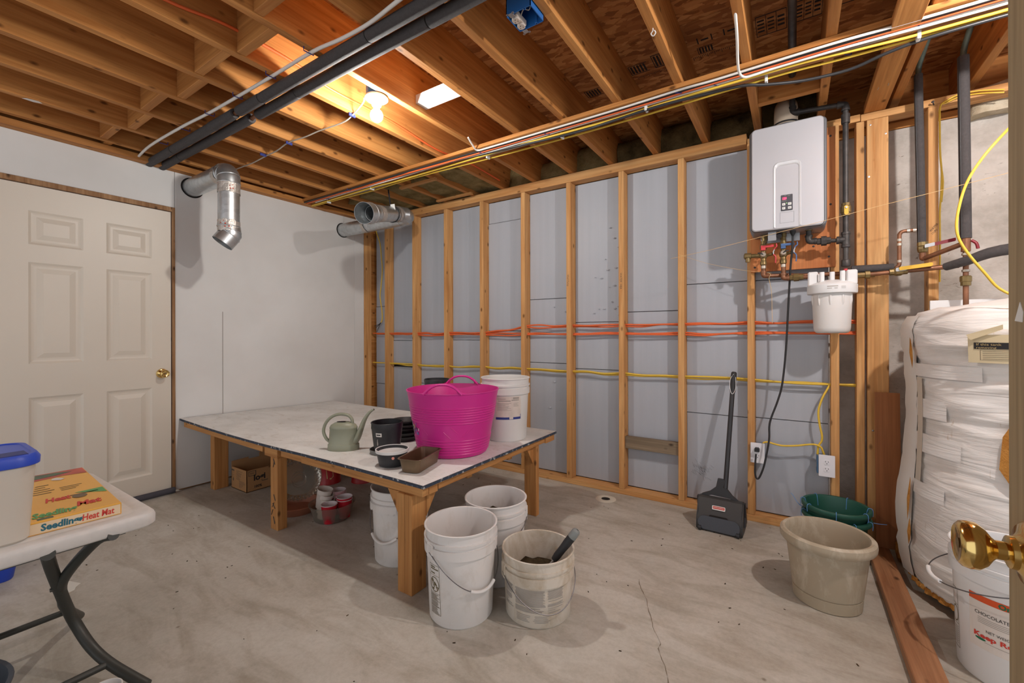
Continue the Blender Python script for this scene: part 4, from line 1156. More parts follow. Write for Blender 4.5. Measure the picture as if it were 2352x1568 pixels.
bucket('white bucket with a little soil beside the right bench leg, behind the clean bucket', -1.19, 1.673, 0, .37, .148, M['bucket'], -152, (-62, .10, .003, .1), M['white_pl'], soil=(.255, 1.7))
t, rr = bucket('white bucket under the bench behind its near corner leg', -1.702, 1.545, 0, .37, .15, M['bucket'], 190, (280, .165, .003, .13), M['white_pl'])
rag = bmesh.new(); rA = []; rB = []
for i in range(40):
    a = rad(160) + rad(150) * i / 39
    rA.append(rag.verts.new(((rr(.30) + .0115) * math.cos(a), (rr(.30) + .0115) * math.sin(a), .306)))
    rB.append(rag.verts.new(((rr(.27) + .0125) * math.cos(a), (rr(.27) + .0125) * math.sin(a), .268 + .012 * mnoise.noise(Vector((i * .9, 0, 0))))))
for i in range(39): rag.faces.new((rA[i], rA[i + 1], rB[i + 1], rB[i]))
add('torn_rim', rag, M['bucket'], t, local=True)
t, rr = bucket('tall white bucket on the bench behind the magenta tub, with a worn paper label', -1.508, 2.226, sag(-1.508, 2.226) + .0006, .378, .153, M['white_pl'], None)
f = cylmap(rr, rad(-57 + 2)); L = bmesh.new()
quad_bm(f, -.06, .098, .135, .272, 16, L); lab = add('paper_label', L, M['paper2'], t, local=True)
f2 = cylmap(rr, rad(-57 + 2), .0012); L = bmesh.new(); r_ = random.Random(6)
for v, u0, u1, hh in ((.258, -.05, .0, .002), (.262, .045, .085, .006), (.246, -.045, .03, .003), (.250, .035, .085, .003)):
    quad_bm(f2, u0, u1, v - hh, v + hh, 8, L)
for k in range(8):
    v = .232 - k * .006
    quad_bm(f2, -.052, -.052 + r_.uniform(.05, .095), v - .0011, v + .0011, 8, L)
    if k < 4: quad_bm(f2, .048, .048 + r_.uniform(.02, .04), v - .001, v + .001, 5, L)
add('label_print', L, M['ink_grey'], lab, local=True)
L = bmesh.new(); quad_bm(f2, -.06, .022, .135, .149, 8, L); quad_bm(f2, .046, .096, .135, .149, 6, L); quad_bm(f2, .022, .046, .135, .137, 3, L); quad_bm(f2, .0945, .098, .135, .165, 1, L)
add('label_band', L, M['navy'], lab, local=True)

t, rr = bucket('large white bucket by the wrapped tank with an orange-banded paper label', .612, 2.100, 0, .425, .153, M['white_clean'], 95, (185, .055, .050, .06), M['white_clean'])
f = cylmap(rr, rad(-124)); L = bmesh.new()
U0 = -.062
quad_bm(f, U0, .16, .115, .268, 22, L); lab = add('paper_label', L, M['paper'], t, local=True)
f2 = cylmap(rr, rad(-124), .0012)
add('orange_band', quad_bm(f2, U0, .16, .268, .289, 22), M['orange_print'], lab, local=True)
f3 = cylmap(rr, rad(-124), .0018)
def ctext(s, u, v, size, mat, bold=0, fit=None, nm='lettering'): return add(nm, text_bm(s, size, lambda a, b: f3(u + a, v + b), bold, fit=fit), mat, lab, local=True)
ctext('Ori', .012, .2705, .022, M['green_print'], .0009)
ctext('CHOCOLATE F', U0 + .016, .226, .0155, M['ink'], fit=.092)
ctext('8', .044, .241, .018, M['ink'])
ctext('NET WEIGH', U0 + .044, .174, .0125, M['ink'], fit=.062)
ctext('Keep Re', U0 + .012, .152, .021, M['red_print'], .0007, fit=.093)
L = bmesh.new()
for k in range(4): quad_bm(f2, U0 + .024, .10, .216 - k * .0055, .2178 - k * .0055, 12, L)
quad_bm(f2, U0 + .04, .09, .139, .1405, 10, L)
add('fine_print', L, M['ink_grey'], lab, local=True)
add('green_oval', prism_bm([(.014 * math.cos(2 * PI * k / 16), .0042 * math.sin(2 * PI * k / 16)) for k in range(16)], 0, .0003, lambda u, v, w: f2(U0 + .03 + u, .146 + v)), M['green_print'], lab, local=True)
fs = cylmap(rr, rad(-184), .001); L = bmesh.new()
for u0, u1, v0, v1 in ((0, .036, .06, .062), (0, .036, .26, .262), (0, .0015, .06, .262), (.0345, .036, .06, .262), (.0, .036, .205, .2065), (0, .036, .14, .1415)): quad_bm(fs, u0, u1, v0, v1, 4, L)
for k in range(28):
    a, b2 = 2 * PI * k / 28, 2 * PI * (k + 1) / 28
    L.faces.new([L.verts.new(fs(.018 + .016 * q * math.cos(w), .173 + .028 * q * math.sin(w))) for q, w in ((1, a), (1, b2), (.86, b2), (.86, a))])
for k in range(9): quad_bm(fs, .005, .030, .128 - k * .007, .1295 - k * .007, 3, L)
add('warning_print', L, M['ink_olive'], t, local=True)

# trowel standing in the grimy bucket
tw = thing('trowel', 'garden trowel with a black rubber handle stuck in the grimy bucket', 'trowel', (-.85, 1.56, .2))
ha, hb = Vector((-.822, 1.567, .215)), Vector((-.735, 1.614, .345))
hd = (hb - ha).normalized()
add('handle', lathe_bm([(0, 0), (.0125, 0), (.0155, .02), (.0155, .06), (.0175, .09), (.0175, .122), (0, .122)], 20, M4=axis_matrix(ha, hd)), M['black_rubber'], tw, smooth=50)
add('end_cap', lathe_bm([(.0177, .118), (.0182, .122), (.0172, .150), (.012, .157), (.006, .159), (.0055, .150), (0, .150)], 20, M4=axis_matrix(ha, hd)), plain('grey_end_cap', srgb(126, 130, 128), .5), tw, smooth=50)
add('shank', cyl_bm(ha - hd * .045, ha + hd * .004, .0055, 10), M['steel'], tw, smooth=60)
blade = bmesh.new(); prev = None
bs = Vector((hd.y, -hd.x, 0)).normalized(); bn = hd.cross(bs)
for k in range(7):
    s = k / 6; w = .034 * math.sin(min(1, s * 1.6 + .25) * PI * .5) * (1 - max(0, s - .6) * 2.1)
    c = ha - hd * (.04 + .10 * s)
    row = [blade.verts.new(c + bs * w * q + bn * .012 * (q * q)) for q in (-1, -.5, 0, .5, 1)]
    if prev:
        for i in range(4): blade.faces.new((prev[i], prev[i + 1], row[i + 1], row[i]))
    prev = row
add('blade', blade, M['steel'], tw, smooth=60)

# ================================================================== ON THE BENCH
def bz(x, y): return sag(x, y) + .0006
tub = thing('tub', 'big magenta flexible tub with two loop handles on the bench', 'tub', (-1.583, 1.819, bz(-1.583, 1.819)))
TH, TR, TB = .342, .251, .190
tr_ = lambda z: TB + (TR - TB) * (z / TH) ** .92
prof = [(0, 0), (TB - .014, 0), (TB - .004, .003), (TB + .001, .012)]
z = .012
ribs = [.022, .036, .050, .064, .078, .094, .185, .199, .212, .225, .238, .251, .264]
for q in sorted(ribs):
    prof += [(tr_(q - .004), q - .004), (tr_(q) + .0026, q - .001), (tr_(q) + .0026, q + .001), (tr_(q + .004), q + .004)]
prof += [(tr_(.30), .30), (TR, TH - .006), (TR + .004, TH - .004), (TR + .004, TH), (TR - .002, TH), (tr_(.29) - .005, .29), (TB - .005, .008), (0, .006)]
add('tub_body', lathe_bm(prof, 80), M['pink'], tub, local=True, smooth=30)
for sgn, a0 in ((1, rad(-62)), (-1, rad(118))):
    pts = []
    for k in range(17):
        u = -1 + 2 * k / 16
        a = a0 + u * .40
        hgt = TH - .004 + .050 * (max(0, 1 - abs(u) ** 2.6))
        r = TR + .002 - .022 * (max(0, 1 - u * u))
        pts.append((r * math.cos(a), r * math.sin(a), hgt))
    add('tub_handle', tube_bm(pts, .0105, 10, 2, None, .62), M['pink'], tub, local=True, smooth=60)
    # the web that joins each handle foot to the rim
    wb_ = bmesh.new()
    for s in (-1, 1):
        a1, a2 = a0 + s * .30, a0 + s * .52
        A = []; B = []
        for k in range(9):
            a = a1 + (a2 - a1) * k / 8
            u = (a - a0) / .40
            top = TH + .026 * max(0, 1 - (k / 8)) ** 1.8
            A.append(wb_.verts.new(((TR + .001) * math.cos(a), (TR + .001) * math.sin(a), TH - .004)))
            B.append(wb_.verts.new(((TR - .006) * math.cos(a), (TR - .006) * math.sin(a), top)))
        for k in range(8): wb_.faces.new((A[k], A[k + 1], B[k + 1], B[k]))
    add('handle_web', wb_, M['pink'], tub, local=True, smooth=60)
mold = bmesh.new()
tf = lambda a, z, e=.0012: ((tr_(z) + e) * math.cos(a), (tr_(z) + e) * math.sin(a), z)
for a, z0, da in ((-95, .160, 9), (-52, .168, 10), (-62, .145, 9), (-28, .15, -9), (-20, .165, -10)):
    tube_bm([tf(rad(a + da * k / 5), z0 - .034 * k / 5, .0) for k in range(6)], .0016, 5, 0, mold)
add('moulded_vein', mold, M['pink'], tub, local=True)
stk = bmesh.new(); r_ = random.Random(14)
stmats = ['paper', 'green_print', 'staple_blue', 'label_tan', 'twine_blue']
for mi, mn in enumerate(stmats):
    b_ = bmesh.new()
    for k in range(7):
        a = rad(-127 + r_.uniform(0, 22)); z0 = .145 + r_.uniform(-.035, .022) * (1 if mi != 1 else .4)
        w, h = r_.uniform(.004, .012), r_.uniform(.006, .020)
        sk = r_.uniform(-.4, .4)
        P = [(0, 0), (w, h * .2), (w * .8, h), (w * .1, h * .8)]
        b_.faces.new([b_.verts.new(tf(a + (p[0] + sk * p[1]) / tr_(.14), z0 + p[1], .0016 + .0002 * mi)) for p in P])
    add('torn_sticker', b_, M[mn], tub, local=True)

# watering can, long axis across the view
wc_ = thing('watering_can', 'small sage green watering can with a long curved spout on the bench', 'watering can', (-2.105, 1.492, bz(-2.105, 1.492)), rz=rad(33))
add('can_body', lathe_bm([(0, 0), (.086, 0), (.0875, .004), (.0865, .030), (.083, .034), (.081, .036), (.0755, .116), (.077, .119), (.0765, .125), (.069, .138), (.050, .149), (.032, .1535), (.032, .151), (.062, .138), (.071, .120), (.078, .036), (0, .006)], 48, sy=.62), M['sage'], wc_, local=True, smooth=35)
add('filler_opening', lathe_bm([(0, .1545), (.030, .1545)], 24, sy=.62, center=(-.008, 0, 0)), M['dark_void'], wc_, local=True)
add('spout', tube_bm([(.062, 0, .045), (.080, 0, .070), (.098, 0, .115), (.118, 0, .165), (.145, 0, .205), (.170, 0, .222)], .02, 16, 5, None, .7, (.030, .0065)), M['sage'], wc_, local=True, smooth=60)
add('spout_mouth', lathe_bm([(0, 0), (.005, 0)], 12, M4=axis_matrix((.1712, 0, .2228), (.83, 0, .5))), M['dark_void'], wc_, local=True)
add('handle', tube_bm([(-.074, 0, .040), (-.098, 0, .062), (-.112, 0, .100), (-.100, 0, .145), (-.068, 0, .180), (-.025, 0, .196), (.020, 0, .192), (.045, 0, .172), (.050, 0, .145), (.046, 0, .132)], .0105, 14, 5, None, .8), M['sage'], wc_, local=True, smooth=60)
add('handle_bridge', tube_bm([(.048, 0, .145), (.030, 0, .146), (.012, 0, .150)], .008, 10, 4), M['sage'], wc_, local=True, smooth=60)

def pot(label, x, y, z, r, rb, h, mat, name='plant_pot', group=None, cat='pot', lip=.004, lh=.012):
    t = thing(name, label, cat, (x, y, z), group=group)
    add('pot_body', lathe_bm([(0, .002), (rb - .004, .002), (rb, .004), (rb + (r - rb) * .78, h * .78), (rb + (r - rb) * .80 + .0015, h * .80), (r - lip, h - lh), (r, h - lh + .001), (r, h - .002), (r - .002, h), (r - lip - .003, h - .001), (rb + (r - rb) * .78 - .003, h * .78), (rb - .003, .006), (0, .005)], 48), mat, t, local=True, smooth=35)
    return t
sc = thing('saucer', 'grey plastic saucer under the tall black pot on the bench', 'saucer', (-1.86, 1.575, bz(-1.86, 1.575)))
add('saucer_body', lathe_bm([(0, .0), (.072, 0), (.076, .004), (.080, .022), (.078, .024), (.074, .006), (0, .003)], 40), plain('grey_saucer_plastic', srgb(112, 112, 110), .5), sc, local=True, smooth=40)
pt = pot('tall black nursery pot with a white sticker, standing in a saucer', -1.845, 1.578, bz(-1.86, 1.575) + .0035, .0855, .066, .166, M['black_pl'], lip=.003, lh=.006)
pf = lambda u, v, e=.0010: ((.0662 + .0156 * v / .1295 + e) * math.cos(rad(-74) + u / .078), (.0662 + .0156 * v / .1295 + e) * math.sin(rad(-74) + u / .078), v)
add('price_sticker', quad_bm(pf, -.016, .018, .098, .118, 5), M['paper'], pt, local=True)
b_ = bmesh.new(); quad_bm(lambda u, v: pf(u, v, .0017), -.011, .012, .105, .111, 5, b_)
add('sticker_print', b_, M['ink'], pt, local=True)
b_ = bmesh.new(); prism_bm([(0, 0), (.004, -.004), (.009, .006), (.007, .026), (.010, .034), (.004, .030), (.001, .014)], 0, .0003, lambda u, v, w: pf(-.014 + u, .052 + v), b_)
add('scuff', b_, M['ink_grey'], pt, local=True)
s0 = None
for k, (dx, dy, ww) in enumerate(((0, 0, 0), (.004, -.003, 0), (-.003, .002, 0), (.003, .004, 0), (0, 0, 0))):
    lab = ['lowest', 'second from the bottom', 'middle', 'second from the top', 'topmost'][k]
    loc = (-1.985 + dx, 1.835 + dy, bz(-1.985, 1.835) + .0235 * k)
    if s0 is None:
        s0 = thing('saucer', 'black saucer behind the tall black pot, %s of the stack of five' % lab, 'saucer', loc, group='black saucers stacked on the bench')
        add('saucer_body', lathe_bm([(0, 0), (.062, 0), (.066, .003), (.080, .026), (.084, .0265), (.084, .030), (.079, .030), (.063, .006), (0, .004)], 36), M['dust_black'], s0, local=True, smooth=40)
    else: dup(s0, loc, 'black saucer behind the tall black pot, %s of the stack of five' % lab)
cup = pot('squat black pot with a white rim and a pink dot sticker beside the loaf pan', -1.655, 1.447, bz(-1.655, 1.447), .077, .063, .078, M['black_pl'], lip=.002, lh=.004)
add('white_rim', lathe_bm([(.075, .064), (.0795, .066), (.081, .076), (.0805, .080), (.076, .0805), (.0725, .070), (.0585, .010), (0, .008)], 48), M['white_pl'], cup, local=True, smooth=40)
cfm = lambda u, v, w: ((.0755 + w) * math.cos(rad(-37) + u / .075), (.0755 + w) * math.sin(rad(-37) + u / .075), .052 + v)
add('dot_sticker', prism_bm([(.0068 * math.cos(2 * PI * k / 18), .0068 * math.sin(2 * PI * k / 18)) for k in range(18)], 0, .0004, lambda u, v, w: (cfm(u - .002, v, w)[0], cfm(u - .002, v, w)[1], .050 + v)), M['pink_dot'], cup, local=True)
for k, (x, y, z, lab) in enumerate(((-2.14, 2.30, BZ, 'lower'), (-2.14, 2.30, .0, 'upper'))):
    pass
n0 = pot('tall black nursery pot behind the magenta tub, lower of a nested pair', -2.03, 2.165, bz(-2.03, 2.165), .088, .070, .30, M['black_pl'], lip=.003, lh=.02)
n1 = pot('black nursery pot nested on top of another behind the magenta tub', -2.03, 2.165, BZ + .055, .086, .066, .285, M['black_pl'], lip=.003, lh=.02)

# loaf pan
lp = thing('loaf_pan', 'worn bronze metal loaf pan on the near corner of the bench', 'pan', (-1.512, 1.497, bz(-1.512, 1.497)), rz=rad(16))
def rring(bm, hx, hy, r, z): return [bm.verts.new((x, y, z)) for x, y in rrect(-hx, hx, -hy, hy, r, 5)]
def loft(rings, bm, cap0=True, cap1=False):
    n = len(rings[0])
    for A, B in zip(rings, rings[1:]):
        for i in range(n): bm.faces.new((A[i], A[(i + 1) % n], B[(i + 1) % n], B[i]))
    if cap0: bm.faces.new(rings[0][::-1])
    if cap1: bm.faces.new(rings[-1])
bm = bmesh.new()
loft([rring(bm, .042, .098, .018, 0), rring(bm, .046, .102, .020, .003), rring(bm, .056, .112, .022, .062), rring(bm, .063, .119, .026, .063), rring(bm, .064, .120, .027, .0655), rring(bm, .063, .119, .026, .067), rring(bm, .056, .112, .022, .066)], bm)
add('pan_shell', bm, M['pan'], lp, local=True, smooth=40)
bm = bmesh.new()
loft([rring(bm, .0555, .1115, .022, .0665), rring(bm, .045, .101, .019, .006), rring(bm, .041, .097, .017, .004)], bm, False, True)
add('pan_lining', bm, M['pan_in'], lp, local=True, smooth=40)

# ================================================================== UNDER THE BENCH
cbx = thing('cardboard_box', 'open cardboard box with bold black lettering under the bench by the wall', 'box', (-3.30, 1.54, 0))
bw, bl, bh = .228, .44, .157
cbm = bmesh.new()
th = .004
box_bm((-bw, 0), (0, bl), (0, th), 0, cbm)
def sidewall(pts, f): prism_bm(pts, 0, th, f, cbm)
sidewall([(0, 0), (bw, 0), (bw, bh), (0, bh)], lambda u, v, w: (-u, w, v))
sidewall([(0, 0), (bw, 0), (bw, .26), (0, .26)], lambda u, v, w: (-u, bl - w, v))
sidewall([(0, 0), (bl, 0), (bl, bh - .012), (.155, bh - .012), (.155, bh), (0, bh)], lambda u, v, w: (-w, u, v))
sidewall([(0, 0), (bl, 0), (bl, .22), (.20, .22), (.20, .185), (.12, .185), (.12, .200), (0, .195)], lambda u, v, w: (-bw + w, u, v))
add('carton', cbm, M['cardboard'], cbx, local=True)
fx = lambda u, v: (.0006, u, v)                # right face, text along +y
ff = lambda u, v: (-bw + u, -.0006, v)         # near face, u from the far left edge
bt = bmesh.new(); text_bm('logi', .060, lambda a, b: fx(.048 + a, .076 + b), .0022, bm=bt); 
text_bm('100%', .026, lambda a, b: fx(.050 + a, .022 + b), .0008, bm=bt)
add('lettering', bt, M['ink'], cbx, local=True)
bt = bmesh.new()
for u0, u1, v0, v1 in ((.012, .066, .114, .118), (.012, .066, .146, .150), (.012, .016, .114, .150), (.060, .066, .114, .150), (.022, .052, .134, .137), (.022, .052, .127, .130)): quad_bm(fx, u0, u1, v0, v1, 1, bt)
quad_bm(fx, .105, .150, .058, .064, 1, bt)
r_ = random.Random(2)
quad_bm(ff, .005, .045, .128, .140, 1, bt)
for k in range(16):
    v = .138 - k * .0078
    u0 = .075 if k < 9 else .115
    quad_bm(ff, u0, u0 + r_.uniform(.03, .095), v - .0014, v + .001, 1, bt)
    if k < 5: quad_bm(ff, .008, .008 + r_.uniform(.015, .04), .118 - k * .009, .120 - k * .009, 1, bt)
quad_bm(ff, .024, .038, .056, .078, 1, bt)
add('fine_print', bt, M['ink_soft'], cbx, local=True)

ts = thing('plant_saucer', 'terracotta coloured plastic saucer on the floor behind the middle bench leg', 'saucer', (-2.705, 1.57, 0))
add('saucer_body', lathe_bm([(0, 0), (.115, 0), (.120, .004), (.140, .045), (.148, .047), (.150, .052), (.146, .055), (.138, .052), (.117, .008), (0, .005)], 48), M['terracotta'], ts, local=True, smooth=40)
def ribbed_dish(R, D, nr):
    bm = bmesh.new(); n = nr * 4
    prof = [(R * .30, 0, 0), (R * .32, .004, 0), (R * .80, .004, 0), (R * .86, .010, .3), (R * .97, D * .9, 1), (R, D, 0), (R * 1.04, D, 0), (R * 1.04, D + .003, 0)]
    rings = []
    c = bm.verts.new((0, 0, 0))
    for r, z, rib in prof:
        rings.append([bm.verts.new(((r + rib * .004 * math.cos(nr * 2 * PI * i / n)) * math.cos(2 * PI * i / n), (r + rib * .004 * math.cos(nr * 2 * PI * i / n)) * math.sin(2 * PI * i / n), z)) for i in range(n)])
    for i in range(n): bm.faces.new((c, rings[0][i], rings[0][(i + 1) % n]))
    for A, B in zip(rings, rings[1:]):
        for i in range(n): bm.faces.new((A[i], B[i], B[(i + 1) % n], A[(i + 1) % n]))
    return bm
fac = Vector((.80, -.42, .42)).normalized()
for k in range(2):
    c = Vector((-2.735, 1.60, .192)) - fac * (.022 * k) + Vector((.006 * k, 0, -.012 * k))
    dsh = thing('ribbed_dish', ['clear ribbed plastic dish leaning upright in the terracotta saucer, front one', 'clear ribbed plastic dish leaning in the terracotta saucer, behind the front one'][k], 'dish', c, rot=axis_matrix((0, 0, 0), fac).to_euler(), group='clear ribbed dishes')
    add('dish_body', ribbed_dish(.134 - .004 * k, .040, 34), M['clear'], dsh, local=True, smooth=30)

tray = thing('clear_tray', 'round clear plastic tray on the floor under the bench holding cups', 'tray', (-2.405, 1.622, 0))
add('tray_body', lathe_bm([(0, .001), (.098, .001), (.103, .005), (.130, .096), (.137, .098), (.137, .101), (.128, .100), (.100, .007), (0, .004)], 56), M['clear'], tray, local=True, smooth=40)
def redcup(label, x, y, z, h, n, group, tilt=None, mat=None, R=.045):
    t = thing('plastic_cup', label, 'cup', (x, y, z), group=group, rot=tilt)
    rb, H = R * .70, .115 if mat is None else .11
    return t, rb, H
def cup_mesh(R, rb, H, panels=True):
    pr_ = [(0, .004), (rb - .004, .003), (rb, 0), (rb + (R - rb) * .3, H * .32), (rb + (R - rb) * .3 + .0012, H * .33), (rb + (R - rb) * .72, H * .74), (rb + (R - rb) * .72 + .0012, H * .75), (R - .0015, H - .006)]
    return pr_
def make_cup(label, loc, H, R, mat, lipmat, group, rot=None, cat='cup', name='plastic_cup', facets=True):
    t = thing(name, label, cat, loc, group=group, rot=rot)
    rb = R * .68
    bm = lathe_bm(cup_mesh(R, rb, H), 32)
    if facets:
        for v in bm.verts:
            if .03 < v.co.z < H * .7:
                a = math.atan2(v.co.y, v.co.x); k = 1 + .018 * math.cos(16 * a); v.co.x *= k; v.co.y *= k
    add('cup_body', bm, mat, t, local=True, smooth=40)
    add('cup_lining', lathe_bm([(R - .0015, H - .006), (R, H - .005), (R + .0022, H - .003), (R + .002, H), (R - .001, H), (R - .003, H - .004), (rb + (R - rb) * .5 - .002, H * .5), (rb - .002, .006), (0, .006)], 32), lipmat, t, local=True, smooth=40)
    return t
M['cup_inner'] = plain('cup_inner_white', srgb(222, 206, 208), .4)
GP = 'red plastic cups in the clear tray'
c1 = make_cup('red plastic cup alone at the front of the clear tray', (-2.352, 1.566, .005), .113, .046, M['red_cup'], M['cup_inner'], GP)
for k in range(2): dup(c1, (-2.345, 1.668, .005 + .012 * k + (.004 if k else 0)), ['red plastic cup at the right of the tray, outer of two', 'red plastic cup at the right of the tray, inner of two'][k])
for k in range(5): dup(c1, (-2.440, 1.690, .005 + .008 * k), 'red plastic cup at the back of the tray, %s of the stack of five' % ['outermost', 'second', 'third', 'fourth', 'innermost'][k])
tl = Matrix.Rotation(rad(-14), 4, Vector((.548, -.837, 0)).normalized()).to_euler()
w1 = None
for k in range(3):
    base = Vector((-2.455, 1.592, .008)) + Vector((-.24 * .8, -.24 * .45, .97)).normalized() * (.030 * k)
    lb = 'white foam cup leaning in the clear tray, %s of three' % ['lowest', 'middle', 'topmost'][k]
    if w1 is None: w1 = make_cup(lb, base, .118, .046, M['foam_cup'], M['foam_cup'], 'white foam cups in the clear tray', rot=tl, name='foam_cup', facets=False)
    else: dup(w1, base, lb)
for k, (x, y, r, h) in enumerate(((-3.02, 2.01, .088, .23), (-2.82, 2.17, .085, .23))):
    rc_ = thing('red_tin', ['red tin with tan labels under the bench by the wall', 'red tin further along under the bench, mostly hidden by the apron'][k], 'tin', (x, y, 0), group='red tins under the bench')
    add('tin_body', lathe_bm([(0, .002), (r - .004, .002), (r, 0), (r, .006), (r - .003, .010), (r - .003, h - .02), (r, h - .016), (r, h), (0, h)], 40), M['red_can'], rc_, local=True, smooth=40)
    g = lambda u, v: ((r - .0022) * math.cos(rad(-80) + u / r), (r - .0022) * math.sin(rad(-80) + u / r), v)
    if k == 0:
        la = add('tin_label', quad_bm(g, -.045, .010, .03, .15, 6), M['label_tan'], rc_, local=True)
        g2 = lambda u, v: ((r - .0016) * math.cos(rad(-80) + u / r), (r - .0016) * math.sin(rad(-80) + u / r), v)
        b_ = bmesh.new()
        for q in range(7): quad_bm(g2, -.040, -.022, .05 + q * .012, .053 + q * .012, 3, b_)
        quad_bm(g2, -.012, .004, .105, .118, 3, b_)
        add('label_print', b_, M['ink_soft'], la, local=True)
        add('tin_label', prism_bm([(.055, .05), (.085, .04), (.105, .06), (.10, .12), (.05, .12)], 0, .0004, lambda u, v, w: g(u, v)), M['label_tan'], rc_, local=True)

# ================================================================== FOLDING TABLE AT THE LEFT
FZ = .58
ft = thing('folding_table', 'white plastic folding table with curved charcoal legs at the left edge', 'table', (-2.06, 0, 0))
bm = bmesh.new()
def tr_ring(ins, z): return [bm.verts.new((x, y, z)) for x, y in rrect(-2.425 + ins, -1.700 - ins, -.62 + ins, .530 - ins, .035, 5)]
loft([tr_ring(.035, FZ - .034), tr_ring(.010, FZ - .044), tr_ring(.004, FZ - .042), tr_ring(0, FZ - .036), tr_ring(0, FZ - .012), tr_ring(.003, FZ - .004), tr_ring(.010, FZ), tr_ring(.040, FZ), tr_ring(.043, FZ - .001), tr_ring(.046, FZ)], bm, True, True)
add('table_top', bm, M['table_pl'], ft, smooth=40)
def tleg(dy, k):
    A = [(-1.70, .285 + dy, .543), (-1.80, .300 + dy, .510), (-1.88, .322 + dy, .435), (-1.945, .350 + dy, .34), (-1.985, .376 + dy, .25), (-1.99, .398 + dy, .18), (-1.94, .424 + dy, .11), (-1.86, .455 + dy, .065), (-1.74, .51 + dy, .015)]
    B = [(-1.70, .420 + dy, .543), (-1.78, .405 + dy, .515), (-1.865, .372 + dy, .435), (-1.925, .352 + dy, .36), (-2.02, .372 + dy, .27), (-2.13, .395 + dy, .20), (-2.25, .43 + dy, .12), (-2.40, .49 + dy, .014)]
    a = tube('table_leg', A, .0155, M['table_leg'], ft, 14, 6)
    b = tube('table_leg', B, .0145, M['table_leg'], ft, 14, 6)
    add('pivot_bolt', cyl_bm((-1.935, .328 + dy, .347), (-1.935, .352 + dy, .347), .006, 10), M['table_leg'], a, smooth=50)
    return A, B
tleg(0, 0); tleg(-.25, 1)
tube('cross_bar', [(-1.868, .450, .070), (-1.868, .20, .070)], .0105, M['table_leg'], ft, 12, 0)
tube('cross_bar', [(-2.25, .432, .12), (-2.25, .182, .12)], .0105, M['table_leg'], ft, 12, 0)
box('leg_bracket', (-1.735, -1.705), (.10, .45), (.535, .548), M['table_leg'], ft)

# lidded tub on the table
lt = thing('lidded_container', 'milky white plastic container with a blue lid on the folding table', 'container', (-1.852, .139, FZ))
def rr_ring(bm, hx, hy, r, z): return [bm.verts.new((x, y, z)) for x, y in rrect(-hx, hx, -hy, hy, r, 6)]
bm = bmesh.new()
loft([rr_ring(bm, .098, .118, .03, 0), rr_ring(bm, .104, .124, .035, .006), rr_ring(bm, .116, .136, .045, .205), rr_ring(bm, .119, .139, .047, .207), rr_ring(bm, .119, .139, .047, .216)], bm, True, True)
add('container_body', bm, M['milky'], lt, local=True, smooth=40)
bm = bmesh.new()
loft([rr_ring(bm, .121, .141, .048, .206), rr_ring(bm, .124, .144, .05, .208), rr_ring(bm, .125, .145, .05, .226), rr_ring(bm, .118, .138, .046, .238), rr_ring(bm, .108, .128, .04, .2385), rr_ring(bm, .106, .126, .04, .236)], bm, True, True)
ld = add('lid', bm, M['blue_lid'], lt, local=True, smooth=40)
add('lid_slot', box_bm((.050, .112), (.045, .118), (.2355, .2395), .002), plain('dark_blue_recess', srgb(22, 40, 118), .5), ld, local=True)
add('lid_tab', box_bm((.060, .118), (-.02, .038), (.2365, .2425), .003), M['blue_lid'], ld, local=True)

# seedling heat mat carton
hm = thing('heat_mat_box', 'flat yellow seedling heat mat carton lying on the folding table', 'box', (-1.765, .455, FZ), rz=rad(-3.5))
HW, HL, HH = .335, .60, .036
bm = box_bm((-HL, 0), (-HW, 0), (0, HH), .0015)
add('carton', bm, M['yellow_box'], hm, local=True)
Fs = lambda u, v, e=.0008: (e, -HW + u, v)            # spine, reads along +y
add('spine_panel', quad_bm(Fs, .003, HW - .003, .003, HH - .004), M['cream_card'], hm, local=True)
Fs2 = lambda u, v: Fs(u, v, .0014)
add('lettering', text_bm('Seedling', .026, lambda a, b: Fs2(.163 + a, .009 + b), .0010, .05, fit=.077), M['teal_print'], hm, local=True)
add('lettering', text_bm('Heat Mat', .026, lambda a, b: Fs2(.246 + a, .009 + b), .0006, .1, fit=.072), M['red_print'], hm, local=True)
bm = bmesh.new(); prism_bm([(0, 0), (.01, .012), (.004, .014), (.012, .020), (-.006, .018), (-.008, .010), (-.016, .016), (-.012, .004)], 0, .0002, lambda u, v, w: Fs2(.2435 + u * .5, .010 + v * .6), bm)
add('leaf_mark', bm, M['teal_print'], hm, local=True)
Ft = lambda u, v, e=.0007: (-v, -HW + u, HH + e)      # top: u along +y, v away from the spine
def quadt(u0, u1, v0, v1, mat, nm, e=.0007): return add(nm, quad_bm(lambda a, b: Ft(a, b, e), u0, u1, v0, v1), mat, hm, local=True)
add('tomato_picture', prism_bm([(0, .47), (.10, .455), (.2, .50), (.27, .515), (.332, .50), (.332, .598), (0, .598)], 0, .0002, lambda u, v, w: Ft(u, v)), M['tomato_print'], hm, local=True)
add('leaf_picture', prism_bm([(.02, .53), (.10, .515), (.18, .52), (.25, .535), (.30, .56), (.26, .585), (.14, .59), (.04, .575)], 0, .0002, lambda u, v, w: Ft(u, v, .0011)), M['foliage_print'], hm, local=True)
bm = bmesh.new(); r_ = random.Random(9)
for k in range(5):
    for q in range(2): quad_bm(lambda a, b: Ft(a, b), .12 + q * .055 + k * .004, .165 + q * .055 + r_.uniform(-.01, .01), .30 + k * .028, .306 + k * .028, 1, bm)
for k in range(3): quad_bm(lambda a, b: Ft(a, b), .24, .275 + .01 * k, .30 + k * .02, .305 + k * .02, 1, bm)
quad_bm(lambda a, b: Ft(a, b), .235, .315, .205, .213, 1, bm)
add('fine_print', bm, M['ink_soft'], hm, local=True)
